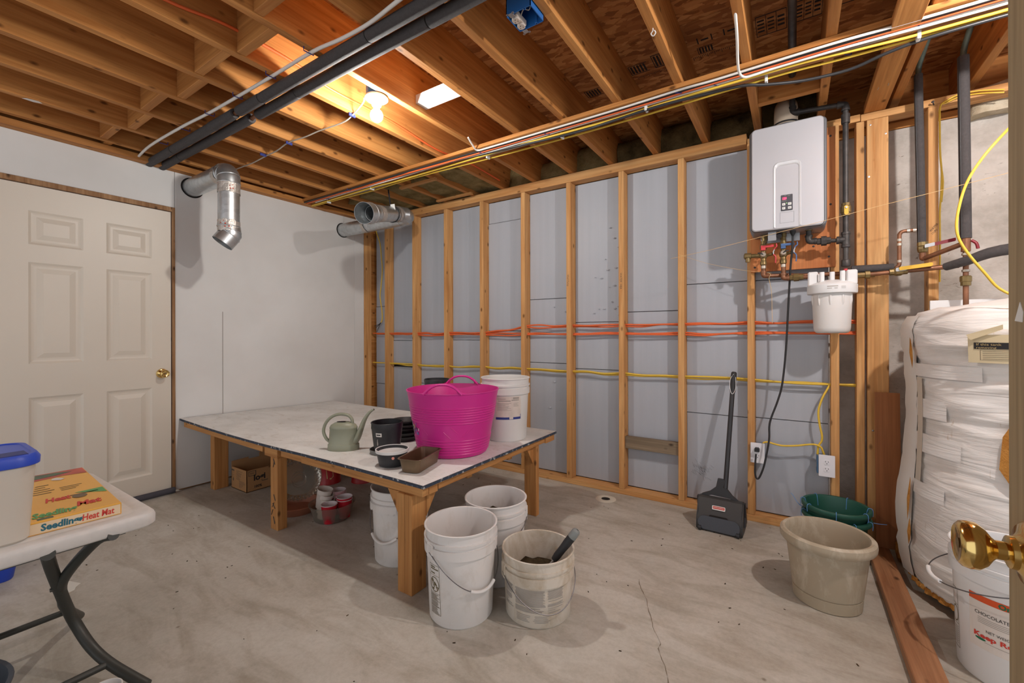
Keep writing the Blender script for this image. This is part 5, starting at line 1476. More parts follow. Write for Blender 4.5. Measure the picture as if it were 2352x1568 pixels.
add('green_flash', prism_bm([(.262, .235), (.331, .17), (.331, .24)], 0, .0002, lambda u, v, w: Ft(u, v)), M['leaf_print'], hm, local=True)
# big title on the top, facing away from the spine
Tt = lambda a, b: Ft(.05 + b * .9, .05 + a * 1.0, .0012)
up = lambda u0, v0: (lambda a, b: Ft(u0 + a, v0 - 0 + b * 1.5, .0012))
add('lettering', text_bm('Seedling', .046, up(.150, .035), .0018, .25, fit=.095), M['leaf_print'], hm, local=True)
add('lettering', text_bm('Heat', .044, up(.190, .180), .0016, .25, fit=.060), M['red_print'], hm, local=True)
add('lettering', text_bm('Mat', .044, up(.245, .070), .0016, .25, fit=.060), M['red_print'], hm, local=True)
add('seed_picture', prism_bm([(.022 * math.cos(2 * PI * k / 16), .030 * math.sin(2 * PI * k / 16)) for k in range(16)], 0, .0002, lambda u, v, w: Ft(.268 + u * .8, .185 + v * .8, .0011)), plain('seed_brown', srgb(112, 92, 66), .5), hm, local=True)
quadt(.158, .190, .012, .028, M['foliage_print'], 'corner_badge')
add('white_logo', prism_bm([(0, 0), (.02, -.02), (.034, -.004), (.026, .012), (.016, .03), (.004, .022)], 0, .0002, lambda u, v, w: Ft(.235 + u, .47 + v, .0012)), M['paper'], hm, local=True)

make_cup('small white cup on the floor by the folding table leg, just its rim in view', (-1.698, .396, 0), .10, .041, M['white_pl'], M['white_pl'], None, facets=False)
# blue tote and black bucket below the table
bt_ = thing('storage_tote', 'blue plastic tote on the floor between the folding table and the door', 'tote', (-3.20, .21, 0))
bm = bmesh.new()
loft([rr_ring(bm, .145, .19, .03, 0), rr_ring(bm, .15, .195, .035, .006), rr_ring(bm, .175, .225, .04, .20), rr_ring(bm, .185, .235, .04, .202), rr_ring(bm, .185, .235, .04, .212), rr_ring(bm, .172, .222, .04, .211), rr_ring(bm, .146, .191, .03, .008)], bm, True, True)
add('tote_body', bm, M['blue_lid'], bt_, local=True, smooth=40)
kb = thing('black_pail', 'scuffed black pail under the folding table at the lower left corner', 'bucket', (-1.66, .048, 0))
add('pail_body', lathe_bm([(0, .003), (.125, .003), (.128, 0), (.160, .285), (.168, .290), (.170, .296), (.168, .300), (.160, .298), (.126, .008), (0, .006)], 48), M['slate_pl'], kb, local=True, smooth=40)

# ================================================================== FLOOR, RIGHT OF THE BENCH
ld_ = thing('lobby_dustpan', 'black upright lobby dustpan with a long handle leaning on the foam wall', 'dustpan', (-.33, 2.83, 0), rz=rad(0))
# tray: side profile in (y,z), extruded along x
W2 = .121
P0 = Vector((-.356, 2.695, 0)); 
dirx = Vector((.955, -.02, 0)).normalized()
def dp(u, v, w):
    # u along the pan's depth (towards the wall), v up, w across
    nrm = Vector((-dirx.y, dirx.x, 0))
    return P0 + dirx * w + nrm * u + Vector((0, 0, v))
outl = [(.0, .0), (-.004, .02), (.004, .075), (.030, .098), (.050, .168), (.066, .178), (.085, .180), (.150, .155), (.200, .10), (.235, .03), (.24, .004), (.10, .0)]
bm = prism_bm(outl, -W2, W2, dp)
bmesh.ops.bevel(bm, geom=[e for e in bm.edges], offset=.006, segments=2, affect='EDGES')
def w2l(bm):   # to the thing's local frame
    bmesh.ops.translate(bm, verts=bm.verts[:], vec=-Vector((-.33, 2.83, 0))); return bm
add('pan_shell', bm, M['dust_black'], ld_, smooth=50)
add('lower_face', prism_bm(rrect(-W2 + .012, W2 - .012, .012, .088, .035, 5), 0, .003, lambda u, v, w: dp(-.0065 + max(0, (v - .05)) * .16 - w, v, u)), M['slate_pl'], ld_, smooth=40)
add('hand_slot', prism_bm(rrect(-.052, .046, .078, .094, .0079, 4), 0, .0022, lambda u, v, w: dp(-.004 + max(0, (v - .05)) * .35 - w - .002, v, u)), M['dark_void'], ld_)
lb = prism_bm(rrect(-.040, .030, .120, .142, .004, 2), 0, .001, lambda u, v, w: dp(.036 + (v - .12) * .30 - w - .004, v, u))
lb_ = add('maker_label', lb, M['tag_white'], ld_)
add('maker_label_red', prism_bm(rrect(-.036, .026, .126, .139, .003, 2), .001, .0016, lambda u, v, w: dp(.036 + (v - .12) * .30 - w - .004, v, u)), M['red_print'], lb_)
bm = bmesh.new()
for k in range(9): quad_bm(lambda u, v: dp(.0335 + (v - .12) * .30 - .004, v, u), -.033 + k * .0062, -.0288 + k * .0062, .1315, .1352, 1, bm)
add('maker_lettering', bm, M['paper'], lb_)
for s in (-1, 1):
    add('wheel', cyl_bm(dp(-.006, .016, s * (W2 - .022) - .008), dp(-.006, .016, s * (W2 - .022) + .008), .014, 18), M['black_pl'], ld_, smooth=40)
    add('pivot_arm', prism_bm([(.06, .04), (.12, .03), (.13, .09), (.10, .17), (.07, .17), (.085, .09)], W2, W2 + .008, lambda u, v, w, s=s: dp(u, v, s * w)), M['black_pl'], ld_)
top = Vector((-.304, 2.975, .905)); mid = Vector((-.330, 2.80, .275))
add('yoke', prism_bm([(-W2 - .002, .165), (-W2 + .02, .185), (-.06, .205), (-.028, .235), (-.018, .285), (.018, .285), (.030, .235), (.06, .200), (W2 - .02, .170), (W2 + .002, .145), (W2 + .002, .165), (W2 - .03, .192)][:10] + [(W2 - .03, .158), (.05, .182), (-.05, .186), (-W2 + .03, .172)], -.008, .008, lambda u, v, w: dp(.088 + w + (v - .16) * .10, v, u)), M['black_pl'], ld_, smooth=30)
add('handle_tube', cyl_bm(mid - Vector((.002, .01, .04)), top - Vector((.004, .024, .08)), .0135, 16), M['black_pl'], ld_, smooth=50)
gd = (top - mid).normalized()
add('handle_grip', lathe_bm([(0, -.125), (.015, -.125), (.0165, -.11), (.0165, -.03), (.0155, -.006), (.011, 0), (0, .001)], 18, M4=axis_matrix(top, gd)), M['black_rubber'], ld_, smooth=50)
tube('hang_cord', [top - gd * .012 + Vector((0, -.016, 0)), top - gd * .05 + Vector((-.017, -.012, 0)), top - gd * .11 + Vector((-.012, -.016, 0)), top - gd * .135 + Vector((.002, -.018, 0)), top - gd * .10 + Vector((.016, -.012, 0)), top - gd * .03 + Vector((.012, -.014, 0))], .0014, M['white_clean'], ld_, 5)

pl = thing('planter', 'large dusty tan round planter with a rolled rim on the concrete', 'planter', (.12, 2.282, 0))
add('planter_body', lathe_bm([(0, .002), (.105, .002), (.118, 0), (.122, .004), (.1255, .050), (.1215, .051), (.1215, .054), (.1260, .056), (.1475, .243), (.1640, .246), (.1695, .254), (.1710, .268), (.1690, .282), (.1600, .290), (.1500, .288), (.1455, .276), (.1430, .240), (.1330, .200), (.1210, .12), (0, .118)], 72), M['tan_pl'], pl, local=True, smooth=40)
bm = lathe_bm([(0, .132), (.04, .130), (.08, .127), (.119, .123)], 36)
for v in bm.verts: v.co.z += .006 * mnoise.noise(v.co * 60)
add('soil', bm, plain('grey_dry_soil', srgb(84, 78, 70), .95, 0, .35, 40, 1.0), pl, local=True)
g0 = None
for k, (x, y, z, lb) in enumerate(((.186, 2.79, .0, 'lower'), (.186, 2.792, .048, 'upper'))):
    label = 'dark green plastic pot behind the tan planter, %s of two nested, laced with blue twine' % lb
    if g0 is None:
        g0 = thing('green_pot', label, 'pot', (x, y, z), group='green pots nested behind the planter')
        add('pot_body', lathe_bm([(0, .002), (.100, .002), (.105, 0), (.108, .004), (.132, .178), (.146, .181), (.149, .186), (.149, .200), (.146, .204), (.134, .203), (.129, .19), (.104, .008), (0, .006)], 56), M['green_pl'], g0, local=True, smooth=40)
        for a in (-170, -118, -62, -20, 40, 100, 150):
            c, s_ = math.cos(rad(a)), math.sin(rad(a))
            add('twine_tie', tube_bm([(.1515 * c, .1515 * s_, .170), (.1525 * c, .1525 * s_, .192), (.149 * c, .149 * s_, .206), (.134 * c, .134 * s_, .207), (.128 * c, .128 * s_, .185), (.124 * c, .124 * s_, .150)], .0016, 5, 3), M['twine_blue'], g0, local=True)
    else:
        t2 = dup(g0, (x, y, z), label, rz=rad(25))
tw_ = bmesh.new()
tube_bm([(.335, 2.77, .198), (.36, 2.765, .200), (.385, 2.76, .205)], .0014, 5, 4, tw_)
tag(add('twine', tw_, M['twine_blue'], None), 'loose end of blue twine sticking out right of the green pots', 'twine')
tw2 = bmesh.new(); tube_bm([(.045, 2.80, .20), (.02, 2.83, .215), (0.0, 2.86, .24), (-.01, 2.88, .245)], .0014, 5, 4, tw2); tube_bm([(.02, 2.83, .215), (.03, 2.85, .20), (.045, 2.86, .19)], .0014, 5, 4, tw2)
tag(add('twine', tw2, M['twine_blue'], None), 'loose end of blue twine sticking out left of the green pots', 'twine')

pk = box('floor_plate', (.322, .413), (.9, 2.965), (.0006, .0386), M['plate_y'], None, bev=.003)
tag(pk, 'old wooden floor plate of a removed partition, running along the concrete', 'board')
hbd = box('hardboard_sheet', (.36, .46), (2.880, 2.884), (.04, .835), M['hardboard'], None, bev=.0005)
hbd.rotation_euler = (rad(-3), 0, 0); hbd.location.y += .028
tag(hbd, 'brown hardboard offcut leaning between the post and the wrapped tank', 'board')

# ================================================================== WATER HEATER AND PLUMBING
wood_bk = box('backing_board', (-.212, .200), (2.966, 2.985), (1.512, 2.290), M['ply'], None, bev=.001)
tag(wood_bk, 'orange-stained plywood backing board behind the silver water heater', 'board')
scb = bmesh.new()
for x, z in ((-.19, 1.54), (.17, 1.57), (.10, 1.635), (.178, 2.24), (.178, 1.86)):
    lathe_bm([(0, 0), (.006, 0), (.005, .002), (0, .003)], 10, bm=scb, M4=axis_matrix((x, 2.966, z), (0, -1, 0)))
add('screw_head', scb, M['iron'], wood_bk)

wh = thing('water_heater', 'silver wall-mounted tankless water heater showing 120 in red digits', 'water heater', (-.026, 2.76, 1.70))
HX0, HX1, HZ0, HZ1, HY0, HY1 = -.204, .152, 1.708, 2.284, 2.752, 2.964
bm = bmesh.new()
def xz_ring(y, x0, x1, z0, z1, r): return [bm.verts.new((x, y, z)) for x, z in rrect(x0, x1, z0, z1, r, 5)]
loft([xz_ring(HY1, HX0, HX1, HZ0, HZ1, .026), xz_ring(HY0 + .028, HX0, HX1, HZ0, HZ1, .026), xz_ring(HY0 + .020, HX0 + .006, HX1 - .006, HZ0 + .004, HZ1 - .004, .024)], bm, True, True)
add('casing', bm, M['heater_side'], wh, smooth=40)
bm = bmesh.new()
loft([xz_ring(HY0 + .022, HX0 + .012, HX1 - .014, HZ0 + .003, HZ1 - .003, .022), xz_ring(HY0 + .005, HX0 + .012, HX1 - .014, HZ0 + .003, HZ1 - .003, .022), xz_ring(HY0, HX0 + .017, HX1 - .019, HZ0 + .008, HZ1 - .008, .018)], bm, False, True)
cov = add('front_cover', bm, M['heater'], wh, smooth=40)
add('cover_gap_shade', prism_bm(rrect(HX0 + .009, HX1 - .011, HZ0 + .0015, HZ1 - .0015, .024, 5), HY0 + .0145, HY0 + .021, lambda u, v, w: (u, w, v)), M['black_rubber'], wh)  # black ring paints in the dark of the gap between casing and cover
# raised arch frame on the cover, open at the bottom
ac, aw, at_ = -.024, .064, 2.076
def arch(hw, top, r):
    pts = [(ac - hw, HZ0 + .012)]
    for k in range(7):
        a = rad(180 - 90 * k / 6); pts.append((ac - hw + r + r * math.cos(a), top - r + r * math.sin(a)))
    for k in range(7):
        a = rad(90 - 90 * k / 6); pts.append((ac + hw - r + r * math.cos(a), top - r + r * math.sin(a)))
    pts.append((ac + hw, HZ0 + .012))
    return pts
bm = bmesh.new()
rows_ = []
for hw, tp_, r, y in ((aw, at_, .030, HY0 - .0003), (aw - .004, at_ - .005, .027, HY0 - .006), (aw - .009, at_ - .018, .023, HY0 - .005), (aw - .012, at_ - .024, .020, HY0 + .0003)):
    rows_.append([bm.verts.new((x, y, z)) for x, z in arch(hw, tp_, r)])
for A, B in zip(rows_, rows_[1:]):
    for i in range(len(A) - 1): bm.faces.new((A[i], A[i + 1], B[i + 1], B[i]))
add('arch_trim', bm, M['heater_trim'], cov, smooth=40)
pn = add('control_panel', box_bm((-.052, .0015), (HY0 - .0035, HY0 + .001), (1.806, 1.892), .002), M['panel_dark'], wh)
FP = lambda u, v: (u, HY0 - .0041, v)
add('digits', text_bm('120', .017, lambda a, b: FP(-.047 + a, 1.866 + b), .0006, .12, fit=.021), M['led_red'], pn)
bm = bmesh.new()
for x0, x1, z0, z1 in ((-.046, -.032, 1.834, 1.847), (-.046, -.032, 1.813, 1.826), (-.020, -.004, 1.834, 1.847), (-.020, -.004, 1.813, 1.826)): box_bm((x0, x1), (HY0 - .0062, HY0 - .003), (z0, z1), .0006, bm)
bt2 = add('button', bm, M['tag_white'], pn)
bm = bmesh.new()
G = lambda u, v: (u, HY0 - .0066, v)
bm.faces.new([bm.verts.new(G(*p)) for p in ((-.042, 1.838), (-.036, 1.838), (-.039, 1.843))]); bm.faces.new([bm.verts.new(G(*p)) for p in ((-.042, 1.822), (-.039, 1.817), (-.036, 1.822))])
for z in (1.841, 1.8195): quad_bm(G, -.017, -.007, z - .001, z + .001, 1, bm)
add('button_marks', bm, M['ink'], bt2)
bm = bmesh.new(); quad_bm(FP, -.048, -.026, 1.858, 1.8595, 1, bm); quad_bm(FP, -.036, -.026, 1.886, 1.8875, 1, bm); quad_bm(FP, -.022, -.010, 1.884, 1.8855, 1, bm)
add('panel_print', bm, M['ink_grey'], pn)
add('status_light', lathe_bm([(0, .001), (.0018, 0)], 8, M4=axis_matrix((-.026, HY0 - .0035, 1.846), (0, -1, 0))), M['led_green'], pn)
bm = bmesh.new()
for x0, x1, z0, z1 in ((-.057, .008, 1.741, 1.742), (-.057, .008, 1.797, 1.798), (-.057, -.056, 1.741, 1.798), (.007, .008, 1.741, 1.798)): quad_bm(lambda u, v: (u, HY0 - .0006, v), x0, x1, z0, z1, 1, bm)
add('plate_outline', bm, M['heater_side'], cov)
# underside: bracket, ports, cord inlet
add('bottom_bracket', box_bm((-.155, .035), (2.90, 2.903), (1.665, 1.712), .0006), M['steel'], wh)
add('bottom_bracket', box_bm((-.115, -.075), (2.80, 2.803), (1.660, 1.708), .0006), M['steel'], wh)
for x in (-.135, -.044): add('port', lathe_bm([(.010, 0), (.0165, 0), (.0165, -.020), (.013, -.022), (.013, -.045)], 8, center=(x, 2.865, 1.708)), M['brass'], wh)
add('drain_plug', cyl_bm((-.062, 2.84, 1.708), (-.062, 2.80, 1.680), .013, 14), M['black_pl'], wh, smooth=50)
add('gas_port', lathe_bm([(.012, 0), (.018, 0), (.018, -.02), (.014, -.02)], 8, center=(.075, GY, 1.7245)), M['brass'], wh)
add('cord_inlet', lathe_bm([(0, 0), (.015, 0), (.013, -.010), (.006, -.026), (0, -.026)], 14, center=(.002, 2.83, 1.708)), M['black_rubber'], wh, smooth=50)
vt = thing('vent_pipe', 'cream vent elbow rising behind the silver water heater', 'vent', (-.03, 2.93, 2.28))
add('vent_elbow', tube_open([(-.03, 2.90, 2.300), (-.03, 2.90, 2.345), (-.03, 2.905, 2.39), (-.03, 2.925, 2.425), (-.03, 2.965, 2.452), (-.03, 3.03, 2.462), (-.03, 3.18, 2.462)], .058), M['cream_pvc'], vt, smooth=60)
add('vent_collar', lathe_bm([(.060, 0), (.064, 0), (.064, .035), (.060, .035)], 32, center=(-.03, 2.90, 2.284)), M['heater_side'], vt, smooth=40)
add('clamp_ring', lathe_bm([(.0585, -.004), (.062, -.004), (.062, .004), (.0585, .004)], 32, center=(-.03, 2.90, 2.330)), M['black_rubber'], vt, smooth=40)

def valve(label, x, lever, levmat, drop_z, side):
    t = thing('isolation_valve', label, 'valve', (x, 2.865, 1.58), group=None)
    b = add('valve_body', lathe_bm([(.010, .085), (.014, .085), (.014, .066), (.018, .062), (.018, .040), (.0135, .036), (.0135, .014), (.019, .010), (.021, 0), (.019, -.012), (.014, -.016), (.014, -.030), (.017, -.034), (.017, -.052), (.012, -.056), (.010, -.056)], 16, center=(x, 2.865, 1.590)), M['brass'], t, smooth=40)
    add('cap_nut', lathe_bm([(0, .028), (.010, .028), (.014, .024), (.014, .010), (.010, .0), (0, 0)], 16, M4=axis_matrix((x, 2.852, 1.590), (0, -1, .15))), M['solder'], b, smooth=40)
    add('cap_tether', tube_bm([(x, 2.826, 1.592), (x - .012 * side, 2.822, 1.600), (x - .026 * side, 2.826, 1.602)], .0035, 6, 3), M['black_rubber'], b, smooth=60)
    lv = add('upper_lever', box_bm((x - .012, x + .052), (2.838, 2.842), (1.632, 1.646), .0015), levmat, t)
    add('upper_lever_tab', box_bm((x - .012, x + .012), (2.838, 2.866), (1.618, 1.634), .002), levmat, t)
    l2 = tube('drain_lever', [(x + .064, 2.835, 1.648), (x + .066, 2.835, 1.632), (x + .056, 2.835, 1.622), (x + .050, 2.835, 1.604), (x + .050, 2.835, 1.590), (x + .060, 2.835, 1.577), (x + .061, 2.835, 1.552), (x + .059, 2.835, 1.540)], .0034, levmat, t, 8, 4)
    add('lever_centre', tube_bm([(x + .055, 2.8345, 1.616), (x + .050, 2.8345, 1.604), (x + .050, 2.8345, 1.590)], .0039, 8, 3), M['steel'], l2, smooth=60)
    add('drain_spout', cyl_bm((x + .014, 2.862, 1.590), (x + .046, 2.845, 1.594), .0085, 12), M['brass'], t, smooth=50)
    add('outlet_pipe', cyl_bm((x, 2.865, 1.536), (x, 2.865, drop_z), .0115, 14), M['copper'], t, smooth=50)
    add('solder_band', lathe_bm([(.0115, -.008), (.0135, -.008), (.0135, .008), (.0115, .008)], 14, center=(x, 2.865, 1.525)), M['solder'], t, smooth=50)
    return t
va = valve('brass hot-water valve with red levers under the heater', -.140, 'red', M['red_lever'], 1.485, 1)
add('relief_valve', lathe_bm([(0, 0), (.012, 0), (.012, .05), (.018, .052), (.018, .085), (.010, .09), (0, .09)], 14, M4=axis_matrix((-.150, 2.862, 1.592), (-1, -.05, .04))), M['brass'], va, smooth=40)
add('relief_outlet', cyl_bm((-.218, 2.858, 1.590), (-.218, 2.858, 1.560), .013, 14), M['brass'], va, smooth=50)
vc = valve('brass cold-water valve with blue levers under the heater', -.043, 'blue', M['blue_lever'], 1.47, -1)
fp = thing('copper_pipe', 'copper pipes running from the heater valves to the white filter', 'pipe', (0, 2.865, 1.47))
elbow((-.140, 2.865, 1.474), (0, 0, 1), (1, 0, 0), .0135, M['copper'], fp, .022)
add('hot_run', tube_bm([(-.12, 2.866, 1.474), (-.02, 2.90, 1.473), (.07, 2.950, 1.472), (.28, 2.950, 1.469), (.42, 2.92, 1.465)], .0112, 14, 4), M['copper'], fp, smooth=60)
elbow((-.043, 2.862, 1.454), (0, 0, 1), (1, 0, 0), .0135, M['copper'], fp, .022)
add('cold_run', cyl_bm((-.022, 2.862, 1.454), (.09, 2.85, 1.452), .0112, 14), M['copper'], fp, smooth=50)
add('pipe_union', lathe_bm([(.011, -.03), (.0155, -.03), (.0155, -.012), (.022, -.012), (.022, .012), (.017, .012), (.0155, .034), (.011, .034)], 8, M4=axis_matrix((.018, 2.858, 1.454), (1, -.1, 0))), M['brass'], fp)
add('twine_knot', tube_bm([(-.118, 2.86, 1.490), (-.105, 2.853, 1.478), (-.112, 2.852, 1.455), (-.100, 2.853, 1.38), (-.098, 2.856, 1.26), (-.096, 2.858, 1.20)], .0012, 5, 4), M['string'], fp)

fh = thing('water_filter', 'white whole-house water filter housing hanging beside the post', 'water filter', (.176, 2.86, 1.14))
FXc, FYc = .176, 2.862
add('filter_bowl', lathe_bm([(0, 1.143), (.060, 1.143), (.070, 1.146), (.078, 1.156), (.081, 1.172), (.088, 1.345), (.088, 1.352), (0, 1.352)], 40, center=(FXc, FYc, 0)), M['white_pl'], fh, smooth=40)
bm = bmesh.new()
for k in range(10):
    a = 2 * PI * (k + .3) / 10
    c, s_ = math.cos(a), math.sin(a)
    tube_bm([(FXc + .086 * c, FYc + .086 * s_, 1.345), (FXc + .0855 * c, FYc + .0855 * s_, 1.315), (FXc + .081 * c, FYc + .081 * s_, 1.292)], .006, 8, 3, bm)
add('bowl_rib', bm, M['white_pl'], fh, smooth=60)
cap = add('filter_cap', lathe_bm([(.088, 1.352), (.108, 1.354), (.110, 1.360), (.110, 1.398), (.106, 1.402), (.085, 1.412), (.05, 1.425), (0, 1.430)], 48, center=(FXc, FYc, 0)), M['white_clean'], fh, smooth=40)
for sx in (-1, 1): add('port_boss', box_bm((FXc + sx * .060, FXc + sx * .106), (FYc - .030, FYc + .030), (1.398, 1.475), .006), M['white_clean'], fh)
for x, y in ((-.045, -.045), (.042, -.055), (-.06, .04), (.05, .05), (0, -.03)):
    add('bolt_boss', lathe_bm([(.006, 1.40), (.0115, 1.40), (.0115, 1.468), (.006, 1.468), (.006, 1.43), (0, 1.43)], 14, center=(FXc + x, FYc + y, 0)), M['white_clean'], fh, smooth=40)
add('pressure_button', lathe_bm([(0, 0), (.009, 0), (.009, .010), (0, .012)], 12, center=(FXc + .058, FYc - .01, 1.472)), M['red_lever'], fh, smooth=40)
cl = lambda u, v: (FXc + .1106 * math.cos(rad(-88) + u / .11), FYc + .1106 * math.sin(rad(-88) + u / .11), v)
bm = bmesh.new(); quad_bm(cl, -.030, .016, 1.384, 1.388, 5, bm); quad_bm(cl, -.030, -.010, 1.374, 1.377, 3, bm); quad_bm(cl, 0, .014, 1.374, 1.377, 3, bm)
for k in range(3): quad_bm(cl, .030, .050, 1.374 + k * .005, 1.3755 + k * .005, 3, bm)
add('cap_print', bm, M['ink_grey'], cap)

rp = thing('copper_pipe', 'copper pipework with a yellow lever valve right of the filter, tied into the insulated risers', 'pipe', (.5, 2.88, 1.46))
add('brass_adapter', lathe_bm([(.010, 0), (.015, 0), (.015, .03), (.021, .031), (.021, .05), (.014, .052), (.014, .07)], 8, M4=axis_matrix((.285, 2.876, 1.446), (1, .05, 0))), M['brass'], rp)
add('pipe_run', cyl_bm((.285, 2.876, 1.445), (.66, 2.86, 1.462), .0115, 14), M['copper'], rp, smooth=50)
yv = add('ball_valve', lathe_bm([(.0115, -.034), (.017, -.034), (.017, -.018), (.022, -.010), (.022, .010), (.017, .018), (.017, .034), (.0115, .034)], 10, M4=axis_matrix((.445, 2.869, 1.452), (1, 0, .04))), M['brass'], rp)
add('valve_lever', prism_bm(rrect(-.004, .118, -.008, .010, .006), 0, .004, lambda u, v, w: (.448 + u, 2.842 - w, 1.462 + v + u * .10)), M['yellow_lever'], yv)
add('lever_plate', prism_bm(rrect(-.012, .030, -.009, .009, .005), 0, .003, lambda u, v, w: (.444 + u, 2.846 - w, 1.460 + v + u * .10)), M['steel'], yv)
ins = add('foam_sleeve', cyl_bm((.262, 2.90, 1.482), (.432, 2.90, 1.478), .0200, 16), M['pipe_foam'], rp, smooth=50)
tube('bypass_loop', [(.437, 2.885, 1.472), (.450, 2.885, 1.485), (.452, 2.885, 1.51), (.452, 2.885, 1.62), (.455, 2.885, 1.645), (.47, 2.885, 1.655), (.516, 2.89, 1.655)], .0088, M['copper'], rp, 12, 5)
for p, d in (((.452, 2.885, 1.505), (0, 0, 1)), ((.452, 2.885, 1.612), (0, 0, 1)), ((.452, 2.885, 1.59), (0, 0, 1)), ((.486, 2.886, 1.655), (1, 0, 0)), ((.509, 2.889, 1.655), (1, 0, 0))):
    add('solder_band', lathe_bm([(.0088, -.006), (.0108, -.006), (.0108, .006), (.0088, .006)], 12, M4=axis_matrix(p, d)), M['solder'], rp, smooth=50)
add('link_pipe', cyl_bm((.541, 2.90, 1.510), (.655, 2.775, 1.552), .0112, 14), M['copper'], rp, smooth=50)
add('insulated_branch', tube_bm([(.60, 2.79, 1.452), (.66, 2.72, 1.468), (.74, 2.66, 1.492), (.95, 2.58, 1.50)], .02, 14, 4, None, 1, (.018, .026)), M['pipe_foam'], rp, smooth=60)

def riser(label, x, y, r, ztop, zbot, seed, slant):
    t = thing('insulated_riser', label, 'pipe', (x, y, zbot), group='insulated vertical risers')
    px = lambda z: x - slant * (z - zbot)
    L = ztop - zbot
    bm = tube_bm([(px(z), y, z) for z in (zbot, zbot + .25 * L, zbot + .5 * L, zbot + .75 * L, ztop)], r, 18, 3)
    add('foam_sleeve', bm, M['pipe_foam'], t, smooth=60)
    sm = tube_bm([(px(z) - r * .80, y - r * .62, z) for z in (zbot, zbot + .5 * L, ztop)], .0022, 5, 2)
    add('sleeve_seam', sm, M['black_rubber'], t)
    add('bare_pipe', tube_bm([(px(ztop - .01), y, ztop - .01), (px(ztop) + .004, y - .01, ztop + .05), (px(ztop) + .02, y - .12, 2.56)], .0115, 12, 4), plain('tarnished_copper_%d' % seed, srgb(92, 104, 96), .5, .5, .3, 25), t, smooth=60)
    return t, px
t, px = riser('dark insulated riser with a dark red lever valve, left of the marked stud', .538, 2.90, .0170, 2.43, 1.593, 1, .014)
add('valve_nut', lathe_bm([(.011, 1.593), (.021, 1.593), (.021, 1.575), (.019, 1.573), (.021, 1.570), (.021, 1.558), (.018, 1.545), (.0115, 1.540)], 10, center=(.541, 2.90, 0)), M['brass'], t)
add('elbow_pipe', tube_bm([(.541, 2.90, 1.545), (.541, 2.90, 1.525), (.5415, 2.8995, 1.513), (.548, 2.892, 1.511)], .0125, 14, 4), M['copper'], t, smooth=60)
lv = add('valve_lever', prism_bm(rrect(-.004, .085, -.008, .008, .004), 0, .004, lambda u, v, w: (.566 + u, 2.868 - w, 1.572 + v + u * .20)), M['dark_red_lever'], t)
add('lever_root', prism_bm(rrect(-.018, .018, -.0082, .0082, .003), 0, .0045, lambda u, v, w: (.560 + u, 2.868 - w, 1.5715 + v + u * .20)), M['steel'], lv)
t, px = riser('dark insulated riser right of the marked stud, entering the wrapped tank', .659, 2.76, .0200, 2.40, 1.572, 2, .008)
add('bare_inlet', cyl_bm((.659, 2.76, 1.24), (.659, 2.76, 1.58), .0100, 14), M['copper'], t, smooth=50)
add('tee_fitting', lathe_bm([(.0125, 1.572), (.0165, 1.572), (.0165, 1.512), (.0125, 1.512)], 14, center=(.659, 2.76, 0)), M['copper'], t, smooth=50)
add('inlet_union', lathe_bm([(.0125, 1.402), (.017, 1.402), (.0205, 1.398), (.0205, 1.376), (.018, 1.374), (.018, 1.358), (.0125, 1.356)], 8, center=(.659, 2.76, 0)), M['brass'], t)
for z in (1.425, 1.455, 1.50): add('solder_band', lathe_bm([(.0125, -.005), (.0142, -.005), (.0142, .005), (.0125, .005)], 14, center=(.659, 2.76, z)), M['solder'], t, smooth=50)
add('gate_handle', tube_bm([(.676, 2.755, 1.560), (.690, 2.75, 1.545), (.695, 2.748, 1.52)], .006, 8, 3), M['dark_red_lever'], t, smooth=60)

# ---- wrapped tank
TCX, TCY, TRr = .836, 2.632, .382
tk = thing('wrapped_tank', 'large round storage tank wrapped in wrinkled dirty white insulation at the right', 'tank', (TCX, TCY, 0))
bm = bmesh.new()
NA, NZ = 200, 150
def trad(a, z):
    s = z / 1.23
    r = TRr + .010 * math.sin(z * 5.2 + .6) + .006 * mnoise.noise(Vector((math.cos(a) * 2, math.sin(a) * 2, z * 2)))
    # gathered folds: strong near tapes, nearly horizontal, fanning out from the seam
    fan = (a - rad(-150))
    zz = z + .10 * math.sin(fan * 1.2) * (1 if z > .7 else -.6)
    fold = mnoise.noise(Vector((fan * 1.3, zz * 20, 3.3)))
    fold += .35 * mnoise.noise(Vector((fan * 2.0, zz * 44, 7.7)))
    band = math.exp(-((z - 1.06) / .11) ** 2) + .7 * math.exp(-((z - .83) / .08) ** 2) + .8 * math.exp(-((z - .55) / .07) ** 2) + .5 * math.exp(-((z - .16) / .12) ** 2) + .12
    r += .017 * fold * band
    if z > 1.15: r -= .9 * (z - 1.15) ** 1.4 * 1.2
    if z < .10: r -= .25 * (.10 - z)
    return r
rings = []
for j in range(NZ + 1):
    z = .035 + (1.235 - .035) * j / NZ
    rings.append([bm.verts.new((TCX + trad(2 * PI * i / NA, z) * math.cos(2 * PI * i / NA), TCY + trad(2 * PI * i / NA, z) * math.sin(2 * PI * i / NA), z + (.010 * mnoise.noise(Vector((5 * math.cos(2 * PI * i / NA), 5 * math.sin(2 * PI * i / NA), 1))) if j in (0, NZ) else 0))) for i in range(NA)])
for A, B in zip(rings, rings[1:]):
    for i in range(NA): bm.faces.new((A[i], A[(i + 1) % NA], B[(i + 1) % NA], B[i]))
prev = rings[-1]
